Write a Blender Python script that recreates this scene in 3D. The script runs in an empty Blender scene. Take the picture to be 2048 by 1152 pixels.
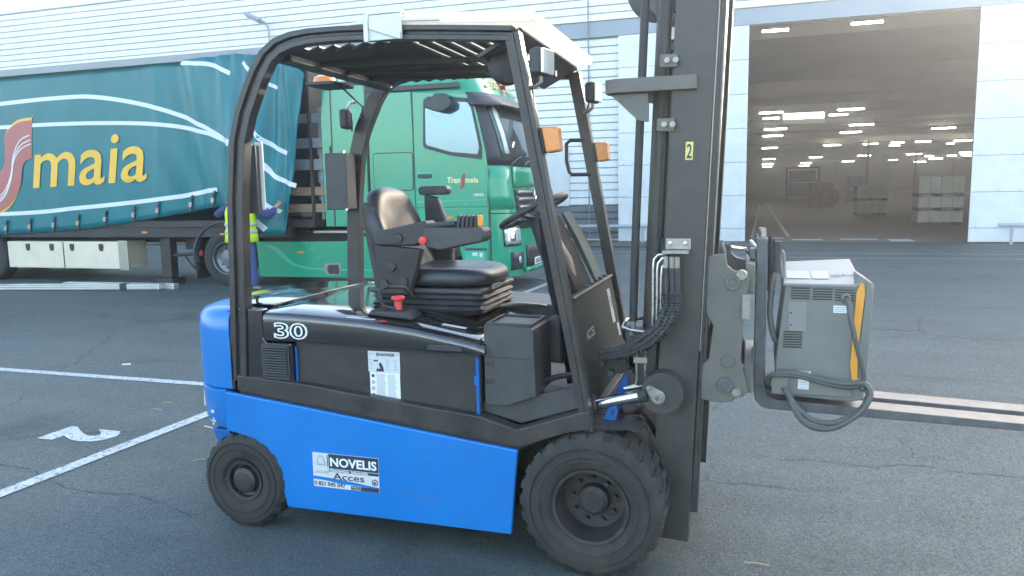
import bpy, bmesh, math, random
from mathutils import Vector, Matrix
random.seed(7)
R = math.radians
sc = bpy.context.scene
C = sc.collection

# ------------------------------------------------------------------ camera
cam_d = bpy.data.cameras.new('camera'); cam = bpy.data.objects.new('camera', cam_d); C.objects.link(cam)
cam_d.sensor_width = 36.0; cam_d.lens = 36.0 * 1500 / 2048; cam_d.clip_start = 0.05; cam_d.clip_end = 2000
cam.matrix_world = Matrix(((0.952888, -0.021381, 0.302568, 0), (0.302797, 0.125743, -0.944724, 0),
                           (-0.017846, 0.991832, 0.126293, 1.55), (0, 0, 0, 1)))
sc.camera = cam
sc.render.resolution_x, sc.render.resolution_y = 1024, 576
sc.cycles.use_denoising = True
sc.cycles.max_bounces = 6; sc.cycles.diffuse_bounces = 3; sc.cycles.transparent_max_bounces = 8
sc.cycles.sample_clamp_indirect = 6; sc.cycles.use_adaptive_sampling = True; sc.cycles.adaptive_threshold = .02; sc.cycles.adaptive_min_samples = 24

# ------------------------------------------------------------------ sky, sun, exposure
SUN_AZ, SUN_EL = 30.0, 17.3            # azimuth clockwise from +Y; the sun stands just above the warehouse roof
w = bpy.data.worlds.new('World'); sc.world = w; w.use_nodes = True
nt = w.node_tree
sky = nt.nodes.new('ShaderNodeTexSky'); sky.sky_type = 'NISHITA'; sky.sun_disc = False
sky.sun_elevation = R(SUN_EL); sky.sun_rotation = R(SUN_AZ); sky.air_density = 1.0; sky.dust_density = 1.7; sky.ozone_density = 0.4
bg = nt.nodes['Background']; nt.links.new(sky.outputs[0], bg.inputs[0]); bg.inputs[1].default_value = 0.15
sl = bpy.data.lights.new('sun', 'SUN'); so = bpy.data.objects.new('sun', sl); C.objects.link(so)
sl.energy = 3.2; sl.angle = R(0.55); sl.color = (1.0, 0.93, 0.82)
sd = Vector((math.sin(R(SUN_AZ)) * math.cos(R(SUN_EL)), math.cos(R(SUN_AZ)) * math.cos(R(SUN_EL)), math.sin(R(SUN_EL))))
so.rotation_euler = sd.to_track_quat('Z', 'Y').to_euler()
so.location = (8, 8, 12)
vs = sc.view_settings
vs.view_transform = 'Standard'; vs.look = 'None'; vs.gamma = 1.0; vs.use_curve_mapping = False
vs.exposure = 2.68

# ------------------------------------------------------------------ helpers
OFF = {}
def vadd(a, b): return (a[0]+b[0], a[1]+b[1], a[2]+b[2])
class MB:
    def __init__(s): s.v = []; s.f = []
    def add(s, vs, fs):
        o = len(s.v); s.v += [tuple(p) for p in vs]; s.f += [tuple(i+o for i in f) for f in fs]; return s
    def box(s, x0, x1, y0, y1, z0, z1):
        return s.add([(x0,y0,z0),(x1,y0,z0),(x1,y1,z0),(x0,y1,z0),(x0,y0,z1),(x1,y0,z1),(x1,y1,z1),(x0,y1,z1)],
                     [(0,3,2,1),(4,5,6,7),(0,1,5,4),(1,2,6,5),(2,3,7,6),(3,0,4,7)])
    def obox(s, c, size, rx=0, ry=0, rz=0):
        m = Matrix.Rotation(rz,3,'Z') @ Matrix.Rotation(ry,3,'Y') @ Matrix.Rotation(rx,3,'X')
        hx, hy, hz = (q/2 for q in size)
        vs = [Vector(c) + m @ Vector((a*hx,b*hy,d*hz)) for d in (-1,1) for (a,b) in ((-1,-1),(1,-1),(1,1),(-1,1))]
        return s.add(vs, [(0,3,2,1),(4,5,6,7),(0,1,5,4),(1,2,6,5),(2,3,7,6),(3,0,4,7)])
    def prism(s, poly, a, b, ax='y'):
        n = len(poly)
        def P(p, t): return {'y': (p[0],t,p[1]), 'x': (t,p[0],p[1]), 'z': (p[0],p[1],t)}[ax]
        return s.add([P(p,a) for p in poly] + [P(p,b) for p in poly],
                     [tuple(range(n)), tuple(range(2*n-1,n-1,-1))] + [(i,(i+1)%n,n+(i+1)%n,n+i) for i in range(n)])
    def tube(s, path, r, n=10, closed=False, caps=True):
        path = [Vector(p) for p in path]; k = len(path); rings = []; up = None
        rr = r if isinstance(r, (list, tuple)) else [r]*k
        for i, p in enumerate(path):
            if closed: t = path[(i+1)%k] - path[i-1]
            else: t = path[min(i+1,k-1)] - path[max(i-1,0)]
            t.normalize()
            if up is None:
                up = Vector((0,0,1)) if abs(t.z) < .9 else Vector((1,0,0))
            a = up - t*up.dot(t)
            if a.length < 1e-5: a = t.orthogonal()
            a.normalize(); up = a; b = t.cross(a)
            rings.append([p + (a*math.cos(2*math.pi*j/n) + b*math.sin(2*math.pi*j/n))*rr[i] for j in range(n)])
        vs = [q for rg in rings for q in rg]; fs = []
        for i in range(k if closed else k-1):
            i2 = (i+1) % k
            for j in range(n): fs.append((i*n+j, i*n+(j+1)%n, i2*n+(j+1)%n, i2*n+j))
        if caps and not closed: fs += [tuple(range(n-1,-1,-1)), tuple((k-1)*n+j for j in range(n))]
        return s.add(vs, fs)
    def cyl(s, a, b, r, n=16): return s.tube([a, b], r, n)
    def lathe(s, prof, o, ax='y', n=40, closed=False, sgn=1, caps=False):
        # prof: list of (radius, distance along axis)
        vs = []; m = len(prof)
        for j in range(n):
            c, q = math.cos(2*math.pi*j/n), math.sin(2*math.pi*j/n)
            for (r, h) in prof:
                h *= sgn
                vs.append({'y': (o[0]+r*c,o[1]+h,o[2]+r*q), 'x': (o[0]+h,o[1]+r*c,o[2]+r*q), 'z': (o[0]+r*c,o[1]+r*q,o[2]+h)}[ax])
        fs = []
        for j in range(n):
            j2 = (j+1) % n
            for i in range(m if closed else m-1):
                i2 = (i+1) % m
                fs.append((j*m+i, j*m+i2, j2*m+i2, j2*m+i))
        if caps and not closed:
            if prof[0][0] > 1e-4: fs.append(tuple(j*m for j in range(n)))
            if prof[-1][0] > 1e-4: fs.append(tuple(j*m+m-1 for j in range(n-1,-1,-1)))
        return s.add(vs, fs)
    def sweep_xz(s, path, prof, scale=None):
        # path in the XZ plane, prof = [(u across in plane, y)] closed
        k = len(path); m = len(prof); vs = []
        for i, p in enumerate(path):
            a = path[max(i-1,0)]; b = path[min(i+1,k-1)]
            tx, tz = b[0]-a[0], b[1]-a[1]; l = math.hypot(tx,tz); tx /= l; tz /= l
            nx, nz = -tz, tx; sc_ = 1 if scale is None else scale[i]
            for (u, y) in prof: vs.append((p[0]+nx*u*sc_, y, p[1]+nz*u*sc_))
        fs = [(i*m+j, i*m+(j+1)%m, (i+1)*m+(j+1)%m, (i+1)*m+j) for i in range(k-1) for j in range(m)]
        fs += [tuple(range(m-1,-1,-1)), tuple((k-1)*m+j for j in range(m))]
        return s.add(vs, fs)
    def grid(s, fn, nu, nv, closed_u=False):
        vs = [fn(i/nu, j/nv) for i in range(nu + (0 if closed_u else 1)) for j in range(nv+1)]
        m = nv+1; k = nu if closed_u else nu+1
        return s.add(vs, [(i*m+j, ((i+1)%k)*m+j, ((i+1)%k)*m+j+1, i*m+j+1) for i in range(nu) for j in range(nv)])
    def loft(s, rings, cap=True):
        m = len(rings[0]); vs = [p for r in rings for p in r]
        fs = [(i*m+j, i*m+(j+1)%m, (i+1)*m+(j+1)%m, (i+1)*m+j) for i in range(len(rings)-1) for j in range(m)]
        if cap: fs += [tuple(range(m-1,-1,-1)), tuple((len(rings)-1)*m+j for j in range(m))]
        return s.add(vs, fs)
    def build(s, name, mat, parent=None, bevel=0, smooth=35, xf=None, seg=2, sub=0, solid=0):
        off = OFF.get(parent.name, (0,0,0)) if parent else (0,0,0)
        vs = [xf(p) for p in s.v] if xf else s.v
        vs = [(p[0]-off[0], p[1]-off[1], p[2]-off[2]) for p in vs]
        me = bpy.data.meshes.new(name); me.from_pydata(vs, [], s.f)
        bm = bmesh.new(); bm.from_mesh(me); bmesh.ops.recalc_face_normals(bm, faces=bm.faces[:]); bm.to_mesh(me); bm.free()
        if smooth:
            me.polygons.foreach_set('use_smooth', [True]*len(me.polygons)); me.set_sharp_from_angle(angle=R(smooth))
        me.materials.append(mat); me.update()
        o = bpy.data.objects.new(name, me); C.objects.link(o)
        if parent: o.parent = parent; OFF[o.name] = off
        else: OFF[o.name] = (0,0,0)
        if solid:
            md = o.modifiers.new('solid','SOLIDIFY'); md.thickness = solid; md.offset = 0
        if bevel:
            md = o.modifiers.new('bevel','BEVEL'); md.width = bevel; md.segments = seg; md.limit_method = 'ANGLE'; md.angle_limit = R(35)
            md.harden_normals = bool(smooth)
        if sub:
            md = o.modifiers.new('sub','SUBSURF'); md.levels = sub; md.render_levels = sub
        return o
def thing(name, label, cat, loc, group=None, kind=None):
    o = bpy.data.objects.new(name, None); C.objects.link(o); o.location = loc; OFF[o.name] = tuple(loc)
    o.empty_display_size = .2
    return tag(o, label, cat, group, kind)
def tag(o, label=None, cat=None, group=None, kind=None):
    if label: o['label'] = label
    if cat: o['category'] = cat
    if group: o['group'] = group
    if kind: o['kind'] = kind
    return o
def bx(name, mat, parent, x0, x1, y0, y1, z0, z1, bevel=.004, **k):
    return MB().box(x0,x1,y0,y1,z0,z1).build(name, mat, parent, bevel=bevel, **k)
def arc(cx, cz, r, a0, a1, n): return [(cx + r*math.cos(R(a0+(a1-a0)*i/n)), cz + r*math.sin(R(a0+(a1-a0)*i/n))) for i in range(n+1)]
def rrect(x0, x1, z0, z1, r, n=5):
    return arc(x1-r,z0+r,r,-90,0,n) + arc(x1-r,z1-r,r,0,90,n) + arc(x0+r,z1-r,r,90,180,n) + arc(x0+r,z0+r,r,180,270,n)
def text(name, body, mat, parent, loc, size, rot=(math.pi/2,0,0), shear=0, bold=0, ext=.0008, align='LEFT', sx=1.0, space=1.0, warp=None, xf=None):
    cu = bpy.data.curves.new(name, 'FONT'); cu.body = body; cu.size = size; cu.shear = shear; cu.offset = bold; cu.extrude = ext
    cu.align_x = align; cu.space_character = space; cu.resolution_u = 3; cu.fill_mode = 'BOTH'
    t = bpy.data.objects.new(name, cu); C.objects.link(t)
    bpy.context.view_layer.update()
    me = bpy.data.meshes.new_from_object(t.evaluated_get(bpy.context.evaluated_depsgraph_get()))
    bpy.data.objects.remove(t); bpy.data.curves.remove(cu)
    off = OFF.get(parent.name, (0,0,0)) if parent else (0,0,0)
    from mathutils import Euler
    M = Matrix.Translation(loc) @ Euler(rot).to_matrix().to_4x4() @ Matrix.Diagonal((sx,1,1,1))
    for v in me.vertices:
        p = M @ v.co
        if warp: p = Vector(warp(p))
        if xf: p = Vector(xf(p))
        v.co = p - Vector(off)
    me.materials.clear(); me.materials.append(mat)
    o = bpy.data.objects.new(name, me); C.objects.link(o)
    if parent: o.parent = parent
    OFF[o.name] = off
    return o

# ------------------------------------------------------------------ materials
def mat(name, col, rough=.5, metal=0., var=.12, vscale=6., dust=0., dcol=(.16,.13,.10), bump=0., bscale=60., coat=0., spec=.5, trans=0., emit=None, alpha=1., rvar=.1, ior=1.5, stretch=None):
    m = bpy.data.materials.new(name); m.use_nodes = True; t = m.node_tree; L = t.links; N = t.nodes
    p = N['Principled BSDF']
    p.inputs['Metallic'].default_value = metal; p.inputs['Coat Weight'].default_value = coat; p.inputs['Coat Roughness'].default_value = .06
    p.inputs['Specular IOR Level'].default_value = spec; p.inputs['Transmission Weight'].default_value = trans; p.inputs['Alpha'].default_value = alpha
    p.inputs['IOR'].default_value = ior
    tc = N.new('ShaderNodeTexCoord'); src = tc.outputs['Object']
    if stretch:
        mp = N.new('ShaderNodeMapping'); mp.inputs['Scale'].default_value = stretch; L.new(src, mp.inputs[0]); src = mp.outputs[0]
    no = N.new('ShaderNodeTexNoise'); no.inputs['Scale'].default_value = vscale; no.inputs['Detail'].default_value = 5; no.inputs['Roughness'].default_value = .65
    L.new(src, no.inputs['Vector'])
    mx = N.new('ShaderNodeMix'); mx.data_type = 'RGBA'
    rmp = N.new('ShaderNodeMapRange'); rmp.inputs[1].default_value = .3; rmp.inputs[2].default_value = .7; L.new(no.outputs[0], rmp.inputs[0])
    mx.inputs['A'].default_value = (*[c*(1-var) for c in col],1); mx.inputs['B'].default_value = (*[min(1,c*(1+var)) for c in col],1)
    L.new(rmp.outputs[0], mx.inputs['Factor']); out = mx.outputs['Result']
    rr = N.new('ShaderNodeMapRange'); rr.inputs[3].default_value = max(.01, rough-rvar*rough*2); rr.inputs[4].default_value = min(1, rough+rvar*rough*2)
    L.new(no.outputs[0], rr.inputs[0]); rout = rr.outputs[0]
    if dust:
        n2 = N.new('ShaderNodeTexNoise'); n2.inputs['Scale'].default_value = vscale*.7; n2.inputs['Detail'].default_value = 8; n2.inputs['Roughness'].default_value = .75
        L.new(src, n2.inputs['Vector'])
        r2 = N.new('ShaderNodeMapRange'); r2.inputs[1].default_value = .42; r2.inputs[2].default_value = .8; r2.inputs[4].default_value = dust; L.new(n2.outputs[0], r2.inputs[0])
        m2 = N.new('ShaderNodeMix'); m2.data_type = 'RGBA'; m2.inputs['B'].default_value = (*dcol,1); L.new(out, m2.inputs['A']); L.new(r2.outputs[0], m2.inputs['Factor']); out = m2.outputs['Result']
        ad = N.new('ShaderNodeMath'); ad.operation = 'MULTIPLY_ADD'; ad.inputs[1].default_value = .5; L.new(r2.outputs[0], ad.inputs[0]); L.new(rout, ad.inputs[2]); ad.use_clamp = True; rout = ad.outputs[0]
    L.new(out, p.inputs['Base Color']); L.new(rout, p.inputs['Roughness'])
    if bump:
        nb = N.new('ShaderNodeTexNoise'); nb.inputs['Scale'].default_value = bscale; nb.inputs['Detail'].default_value = 3; L.new(src, nb.inputs['Vector'])
        bp = N.new('ShaderNodeBump'); bp.inputs['Strength'].default_value = bump; bp.inputs['Distance'].default_value = .01
        L.new(nb.outputs[0], bp.inputs['Height']); L.new(bp.outputs[0], p.inputs['Normal'])
    if emit:
        p.inputs['Emission Color'].default_value = (*emit[0],1); p.inputs['Emission Strength'].default_value = emit[1]
    return m

M_black = mat('black_frame_paint', (.033,.031,.030), .36, var=.25, vscale=9, dust=.40, dcol=(.16,.105,.070), bump=.05, bscale=120)
M_blackg = mat('glossy_black_paint', (.014,.013,.013), .10, var=.2, vscale=5, dust=.05, dcol=(.12,.10,.08), coat=1.0, spec=.7)
M_plast = mat('textured_black_plastic', (.035,.035,.036), .5, var=.2, vscale=14, dust=.18, dcol=(.13,.12,.10), bump=.15, bscale=400)
M_plast2 = mat('grey_black_plastic', (.055,.054,.054), .48, var=.15, vscale=12, dust=.2, dcol=(.15,.13,.11), bump=.12, bscale=350)
M_matte = mat('matte_black_steel', (.03,.028,.025), .6, var=.3, vscale=8, dust=.4, dcol=(.11,.095,.075))
M_vinyl = mat('black_vinyl', (.030,.031,.036), .36, var=.2, vscale=20, bump=.1, bscale=260)
M_blue = mat('blue_paint', (.0015,.17,.52), .30, var=.07, vscale=3, coat=.3, dust=.10, dcol=(.10,.17,.26), bump=.03, bscale=14)
M_bluefr = mat('blue_bright_paint', (.005,.11,.38), .35, var=.1)
M_rubber = mat('tyre_rubber', (.026,.025,.023), .75, var=.35, vscale=9, dust=.65, dcol=(.10,.085,.065), bump=.35, bscale=70)
M_rim = mat('rim_black', (.03,.028,.027), .45, var=.3, vscale=20, dust=.4, dcol=(.12,.09,.07))
M_mast = mat('mast_steel', (.05,.048,.044), .42, metal=.2, var=.2, vscale=5, dust=.45, dcol=(.15,.13,.10), bump=.04, bscale=90)
M_mastg = mat('grey_carriage_paint', (.125,.118,.098), .45, var=.12, vscale=6, dust=.3, dcol=(.22,.19,.15), bump=.03)
M_steel = mat('bright_steel', (.62,.6,.56), .28, metal=1., var=.15, vscale=25)
M_zinc = mat('zinc_plate', (.34,.32,.28), .42, metal=.8, var=.2, vscale=30)
M_chrome = mat('chrome_rod', (.8,.8,.82), .06, metal=1., var=.02)
M_fork = mat('worn_fork_steel', (.125,.125,.128), .48, metal=.35, var=.3, vscale=14, dust=.3, dcol=(.15,.12,.09))
M_hose = mat('hose_rubber', (.03,.03,.03), .5, var=.2, bump=.3, bscale=180)
M_red = mat('red_plastic', (.75,.06,.05), .35, var=.05)
M_amber = mat('amber_lens', (.72,.22,.03), .25, var=.12, vscale=40, coat=.4)
M_white = mat('white_print', (.78,.78,.76), .5, var=.04)
M_paper = mat('white_sticker', (.62,.63,.62), .45, var=.05, vscale=10)
M_inkd = mat('dark_print', (.03,.035,.06), .5, var=.05)
M_inkg = mat('grey_print', (.35,.36,.37), .5, var=.05)
M_sheet = mat('dusty_roof_sheet', (.74,.72,.66), .45, var=.08, vscale=8)
def translucent(name, col):
    m = mat(name, col, .5, var=.08, vscale=8); t = m.node_tree; p = t.nodes['Principled BSDF']
    tr = t.nodes.new('ShaderNodeBsdfTranslucent'); tr.inputs[0].default_value = (*col,1); mx = t.nodes.new('ShaderNodeMixShader'); mx.inputs[0].default_value = .55
    t.links.new(p.outputs[0], mx.inputs[1]); t.links.new(tr.outputs[0], mx.inputs[2]); t.links.new(mx.outputs[0], t.nodes['Material Output'].inputs[0]); return m
M_roofsheet = translucent('translucent_roof_sheet', (.86,.84,.78))
M_lampglass = mat('lamp_glass', (.75,.75,.70), .08, var=.1, metal=.4)
M_yellow = mat('yellow_sticker', (.80,.66,.18), .5, var=.05)
M_mirror = mat('mirror_glass', (.85,.86,.88), .04, metal=1., var=.02)
M_charger = mat('charger_grey', (.19,.185,.165), .5, var=.06, vscale=8, dust=.15, dcol=(.28,.25,.2), bump=.05, bscale=300)
M_chargert = mat('charger_light_grey', (.24,.235,.22), .45, var=.06, vscale=8, dust=.15, dcol=(.4,.37,.3))
M_orange = mat('orange_strip', (.80,.34,.04), .45, var=.05)
M_cable = mat('grey_cable', (.10,.098,.088), .5, var=.12, vscale=20)
# ------------------------------------------------------------------ setting: ground
def asphalt():
    m = bpy.data.materials.new('asphalt'); m.use_nodes = True; t = m.node_tree; L = t.links; N = t.nodes; p = N['Principled BSDF']
    tc = N.new('ShaderNodeTexCoord'); src = tc.outputs['Object']
    def noise(s, d=4, r=.6, v=src):
        n = N.new('ShaderNodeTexNoise'); n.inputs['Scale'].default_value = s; n.inputs['Detail'].default_value = d; n.inputs['Roughness'].default_value = r; L.new(v, n.inputs['Vector']); return n
    def rng(i, a, b, c, d):
        r = N.new('ShaderNodeMapRange'); r.inputs[1].default_value = a; r.inputs[2].default_value = b; r.inputs[3].default_value = c; r.inputs[4].default_value = d; L.new(i, r.inputs[0]); return r.outputs[0]
    def mul(a, b):
        q = N.new('ShaderNodeMath'); q.operation = 'MULTIPLY'
        for k, s in enumerate((a, b)):
            if isinstance(s, (int, float)): q.inputs[k].default_value = s
            else: L.new(s, q.inputs[k])
        return q.outputs[0]
    big = rng(noise(.35, 5).outputs[0], .3, .7, .82, 1.15)
    mid = rng(noise(4., 6, .7).outputs[0], .3, .7, .88, 1.1)
    vo = N.new('ShaderNodeTexVoronoi'); vo.inputs['Scale'].default_value = 150; L.new(src, vo.inputs['Vector'])
    sep = N.new('ShaderNodeSeparateColor'); L.new(vo.outputs['Color'], sep.inputs[0])
    stone = rng(sep.outputs[0], .0, 1., .66, 1.36)
    fine = rng(noise(220., 2).outputs[0], .3, .7, .75, 1.25)
    # cracks: warped cell edges, kept only in places
    w1 = noise(1.3, 4); ad = N.new('ShaderNodeMixRGB'); ad.blend_type = 'ADD'; ad.inputs[0].default_value = .35; L.new(src, ad.inputs[1]); L.new(w1.outputs['Color'], ad.inputs[2])
    ve = N.new('ShaderNodeTexVoronoi'); ve.feature = 'DISTANCE_TO_EDGE'; ve.inputs['Scale'].default_value = .42; L.new(ad.outputs[0], ve.inputs['Vector'])
    ck = rng(ve.outputs['Distance'], 0.0, .010, 1., 0.); mk = rng(noise(.6, 2).outputs[0], .42, .56, 0., 1.); ck = mul(ck, mk)
    inv = N.new('ShaderNodeMath'); inv.operation = 'MULTIPLY_ADD'; inv.inputs[1].default_value = -.65; inv.inputs[2].default_value = 1.; L.new(ck, inv.inputs[0])
    st = rng(noise(.9, 3, .5).outputs[0], .60, .72, 1., .62); st2 = rng(noise(2.6, 4, .6).outputs[0], .66, .74, 1., .72)
    mp = N.new('ShaderNodeMapping'); mp.inputs['Scale'].default_value = (.12,2.2,1); L.new(src, mp.inputs[0]); tr = rng(noise(1., 4, .6, mp.outputs[0]).outputs[0], .35, .65, .90, 1.10)
    val = mul(mul(mul(mul(mul(mul(mul(mul(big, mid), stone), fine), inv.outputs[0]), st), st2), tr), 1.0); val = mul(val, .092)
    cm = N.new('ShaderNodeCombineColor'); L.new(mul(val, .80), cm.inputs[0]); L.new(mul(val, 1.0), cm.inputs[1]); L.new(mul(val, .95), cm.inputs[2])
    L.new(cm.outputs[0], p.inputs['Base Color'])
    L.new(rng(sep.outputs[1], 0, 1, .45, .95), p.inputs['Roughness'])
    b = N.new('ShaderNodeBump'); b.inputs['Strength'].default_value = .4; b.inputs['Distance'].default_value = .006
    h = N.new('ShaderNodeMath'); h.operation = 'ADD'; L.new(sep.outputs[0], h.inputs[0]); L.new(vo.outputs['Distance'], h.inputs[1])
    L.new(h.outputs[0], b.inputs['Height']); L.new(b.outputs[0], p.inputs['Normal'])
    return m
M_asph = asphalt()
g = MB().add([(-600,-600,0),(600,-600,0),(600,24.5,0),(-600,24.5,0)], [(0,1,2,3)]).build('ground', M_asph, smooth=0)
tag(g, 'grey worn asphalt yard with fine cracks', 'ground', kind='structure')
g2 = MB().add([(-600,24.5,0),(-60,24.5,0),(-60,600,0),(-600,600,0)], [(0,1,2,3)]).add([(60,24.5,0),(600,24.5,0),(600,600,0),(60,600,0)], [(0,1,2,3)]).add([(-60,205,0),(60,205,0),(60,600,0),(-60,600,0)], [(0,1,2,3)])
g2.build('asphalt_beyond', M_asph, g, smooth=0)

def line_paint():
    m = mat('worn_line_paint', (.42,.46,.47), .6, var=.2, vscale=14, bump=.2, bscale=120)
    t = m.node_tree; L = t.links; N = t.nodes; p = N['Principled BSDF']
    tc = N.new('ShaderNodeTexCoord'); n = N.new('ShaderNodeTexNoise'); n.inputs['Scale'].default_value = 38; n.inputs['Detail'].default_value = 6; n.inputs['Roughness'].default_value = .75; L.new(tc.outputs['Object'], n.inputs['Vector'])
    r = N.new('ShaderNodeMapRange'); r.inputs[1].default_value = .34; r.inputs[2].default_value = .48; L.new(n.outputs[0], r.inputs[0]); L.new(r.outputs[0], p.inputs['Alpha'])
    return m
M_line = line_paint()
def strip(name, pts, wd, z=.004, m=M_line, parent=g):
    b = MB()
    for (a, c) in zip(pts[:-1], pts[1:]):
        d = Vector((c[0]-a[0], c[1]-a[1])); d.normalize(); n = Vector((-d.y, d.x))*wd/2
        b.add([(a[0]-n.x,a[1]-n.y,z),(c[0]-n.x,c[1]-n.y,z),(c[0]+n.x,c[1]+n.y,z),(a[0]+n.x,a[1]+n.y,z)], [(0,1,2,3)])
    return b.build(name, m, parent, smooth=0)
strip('painted_line', [(-9.5,5.06),(-2.2,5.06)], .095)
strip('painted_line', [(-3.86,1.4),(-3.68,5.0)], .10, z=.006)
strip('painted_line', [(-3.68,5.1),(-3.27,12.4)], .10)
strip('painted_line', [(-4.9,12.95),(-2.6,13.0)], .05)
strip('painted_line', [(-14,19.0),(14,19.0)], .06)
strip('painted_line', [(-14,17.8),(14,17.8)], .06)
text('painted_number', '2', M_line, g, (-4.41,3.84,.004), .60, rot=(0,0,-math.pi/2), bold=.036, ext=.0005, sx=.80)
for (x0, x1, y0, y1) in ((.1,.95,24.35,24.75),(1.15,2.0,23.6,24.0),(2.5,3.5,23.9,24.3),(3.75,4.35,23.2,24.1)):
    bx('painted_block', mat('threshold_paint', (.62,.63,.60), .6, var=.2, vscale=10), g, x0, x1, y0, y1, .009, .013, bevel=0, smooth=0)
M_dirt = mat('dirt_verge', (.11,.105,.07), .9, var=.4, vscale=3, bump=.5, bscale=30)
vg = MB().grid(lambda u, v: (-40+40.0*u, 20.6+2.2*v, .012+.03*math.sin(u*160)*math.sin(v*7)*.5+.012), 160, 6).build('dirt_verge', M_dirt)
tag(vg, 'strip of dirt and weeds along the foot of the warehouse wall', 'verge', kind='structure')

# ------------------------------------------------------------------ setting: warehouse
M_clad = mat('white_cladding', (.80,.79,.76), .45, var=.07, vscale=1.2, dust=.30, dcol=(.50,.50,.44), stretch=(2.2,1,.35))
M_cladb = mat('grey_base_cladding', (.13,.145,.155), .5, var=.15, vscale=2)
M_band = mat('blue_grey_steel_band', (.26,.31,.36), .45, var=.06, vscale=1)
M_leaf = mat('dimpled_aluminium_door', (.74,.74,.72), .45, metal=.0, var=.08, vscale=2, bump=.25, bscale=55)
M_inw = mat('interior_beige_wall', (.42,.37,.29), .8, var=.08, vscale=.5)
M_inc = mat('interior_ceiling', (.42,.38,.31), .8, var=.1, vscale=.5)
M_conc = mat('interior_concrete_floor', (.20,.175,.135), .6, var=.15, vscale=.6, bump=.05)
YW = 22.8
B = thing('warehouse_building', 'long white metal-clad warehouse with grey base and wide open doorway', 'building', (0,YW,0))
wl = MB().box(-60,-.30,YW+.07,YW+.3,0,8.75).box(5.60,30,YW+.07,YW+.3,0,8.75).box(-.30,5.60,YW+.07,YW+.3,6.06,8.75).build('wall', M_inw, B, smooth=0)
def board(name, m, x0, x1, z0, z1, y=YW):
    # sawtooth metal board: bottom edge proud, top tucked back
    return MB().prism([(y+.065,z0+.004),(y+.012,z0+.004),(y,z0+.016),(y+.02,z1-.03),(y+.05,z1-.006),(y+.065,z1-.006)], x0, x1, 'x').build(name, m, B, smooth=0)
pz = .2165
for k in range(10):
    z = 6.56 + k*pz
    board('cladding_board', M_clad, -60, -2.6, z, z+pz)
    board('cladding_board', M_clad, -2.595, 30, z, z+pz)
for k in range(22):
    z = 1.13 + k*.2235
    board('cladding_board', M_clad, -60, -3.0, z, z+.2235)
    board('cladding_board', M_clad, 5.62, 30, z, z+.2235)
for k in range(5):
    z = .09 + k*.205
    board('base_board', M_cladb, -60, -3.0, z, z+.205, YW-.006); board('base_board', M_cladb, 5.62, 30, z, z+.205, YW-.006)
bx('base_flashing', M_clad, B, -60,-3.84, YW-.05,YW+.05, .055,.085, bevel=0)
bx('band', M_band, B, -60,30, YW-.05,YW+.06, 6.08,6.54, bevel=.01)
bx('band_flashing', M_clad, B, -60,30, YW-.10,YW+.06, 6.545,6.575, bevel=0)
rf = bx('roof_edge', M_clad, B, -60,30, YW-.05,YW+.5, 8.73,8.86, bevel=.02)
for x in (-38,-29,-20,-11,-2,7): bx('flashing_joint', M_band, rf, x-.01,x+.01, YW-.056,YW-.052, 8.74,8.85, bevel=0)
# sliding door leaves, made of dimpled sheets
for (nm, x0, x1, lab) in (('door_leaf',-3.83,-.18,0),('door_leaf',5.48,9.2,0)):
    fr = MB().box(x0,x1,YW-.16,YW-.10,.04,6.05).build(nm, M_cladb, B, bevel=.004)
    edges = [.03] + [.40+.945*k for k in range(6)] + [6.05]
    for a, b_ in zip(edges[:-1], edges[1:]):
        bx('door_sheet', M_leaf, fr, x0-.005, x1+.005, YW-.185, YW-.165, a+.006, b_-.006, bevel=.003)
    for e in edges[1:-1]:
        k = MB()
        for j in range(8): k.lathe([(0,-.006),(.012,-.006),(.014,0)], (x0+.15+j*(x1-x0-.3)/7, YW-.185, e+.03), 'y', 8)
        k.build('rivet_row', M_zinc, fr, smooth=40)
# roller shutter window panel and its frame
sh = MB().box(-6.05,-5.38,YW-.06,YW-.012,1.10,2.85).build('shutter_box', M_clad, B, bevel=.006)
for k in range(22): bx('shutter_slat', M_clad, sh, -6.0,-5.43, YW-.075,YW-.055, 1.16+k*.076, 1.16+k*.076+.068, bevel=.006)
# conduit down the wall
cd = MB().tube([(-4.76,YW-.06,8.7),(-4.76,YW-.06,6.6),(-4.76,YW-.13,6.5),(-4.75,YW-.13,6.05),(-4.75,YW-.06,5.8),(-4.75,YW-.06,.1)], .022, 8).build('wall_cable', mat('cable_grey', (.22,.24,.26), .5), B)
# interior shell
bx('side_wall', M_inw, B, -12.3,-12, YW+.3,202, 0,7.5, bevel=0, smooth=0); bx('side_wall', M_inw, B, 45,45.3, YW+.3,202, 0,7.5, bevel=0, smooth=0)
bx('end_wall', M_inw, B, -12.3,45.3, 202,202.3, 0,7.5, bevel=0, smooth=0)
bx('ceiling', M_inc, B, -12.3,45.3, YW+.3,202.3, 7.5,7.7, bevel=0, smooth=0)
for y in range(30, 200, 12): bx('roof_beam', M_inc, B, -12,45, y-.12,y+.12, 6.95,7.48, bevel=0, smooth=0)
fl = MB().add([(-60,22.9,.005),(60,22.9,.005),(60,206,.005),(-60,206,.005)], [(0,1,2,3)]).build('warehouse_floor', M_conc, smooth=0)
tag(fl, 'beige concrete floor inside the warehouse doorway', 'floor', kind='structure')
M_inl = mat('floor_line', (.62,.60,.52), .6, var=.1)
strip('floor_line', [(.02,24.7),(.72,76)], .11, z=.010, m=M_inl, parent=fl); strip('floor_line', [(1.12,25.2),(1.32,76)], .11, z=.010, m=M_inl, parent=fl)
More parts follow.
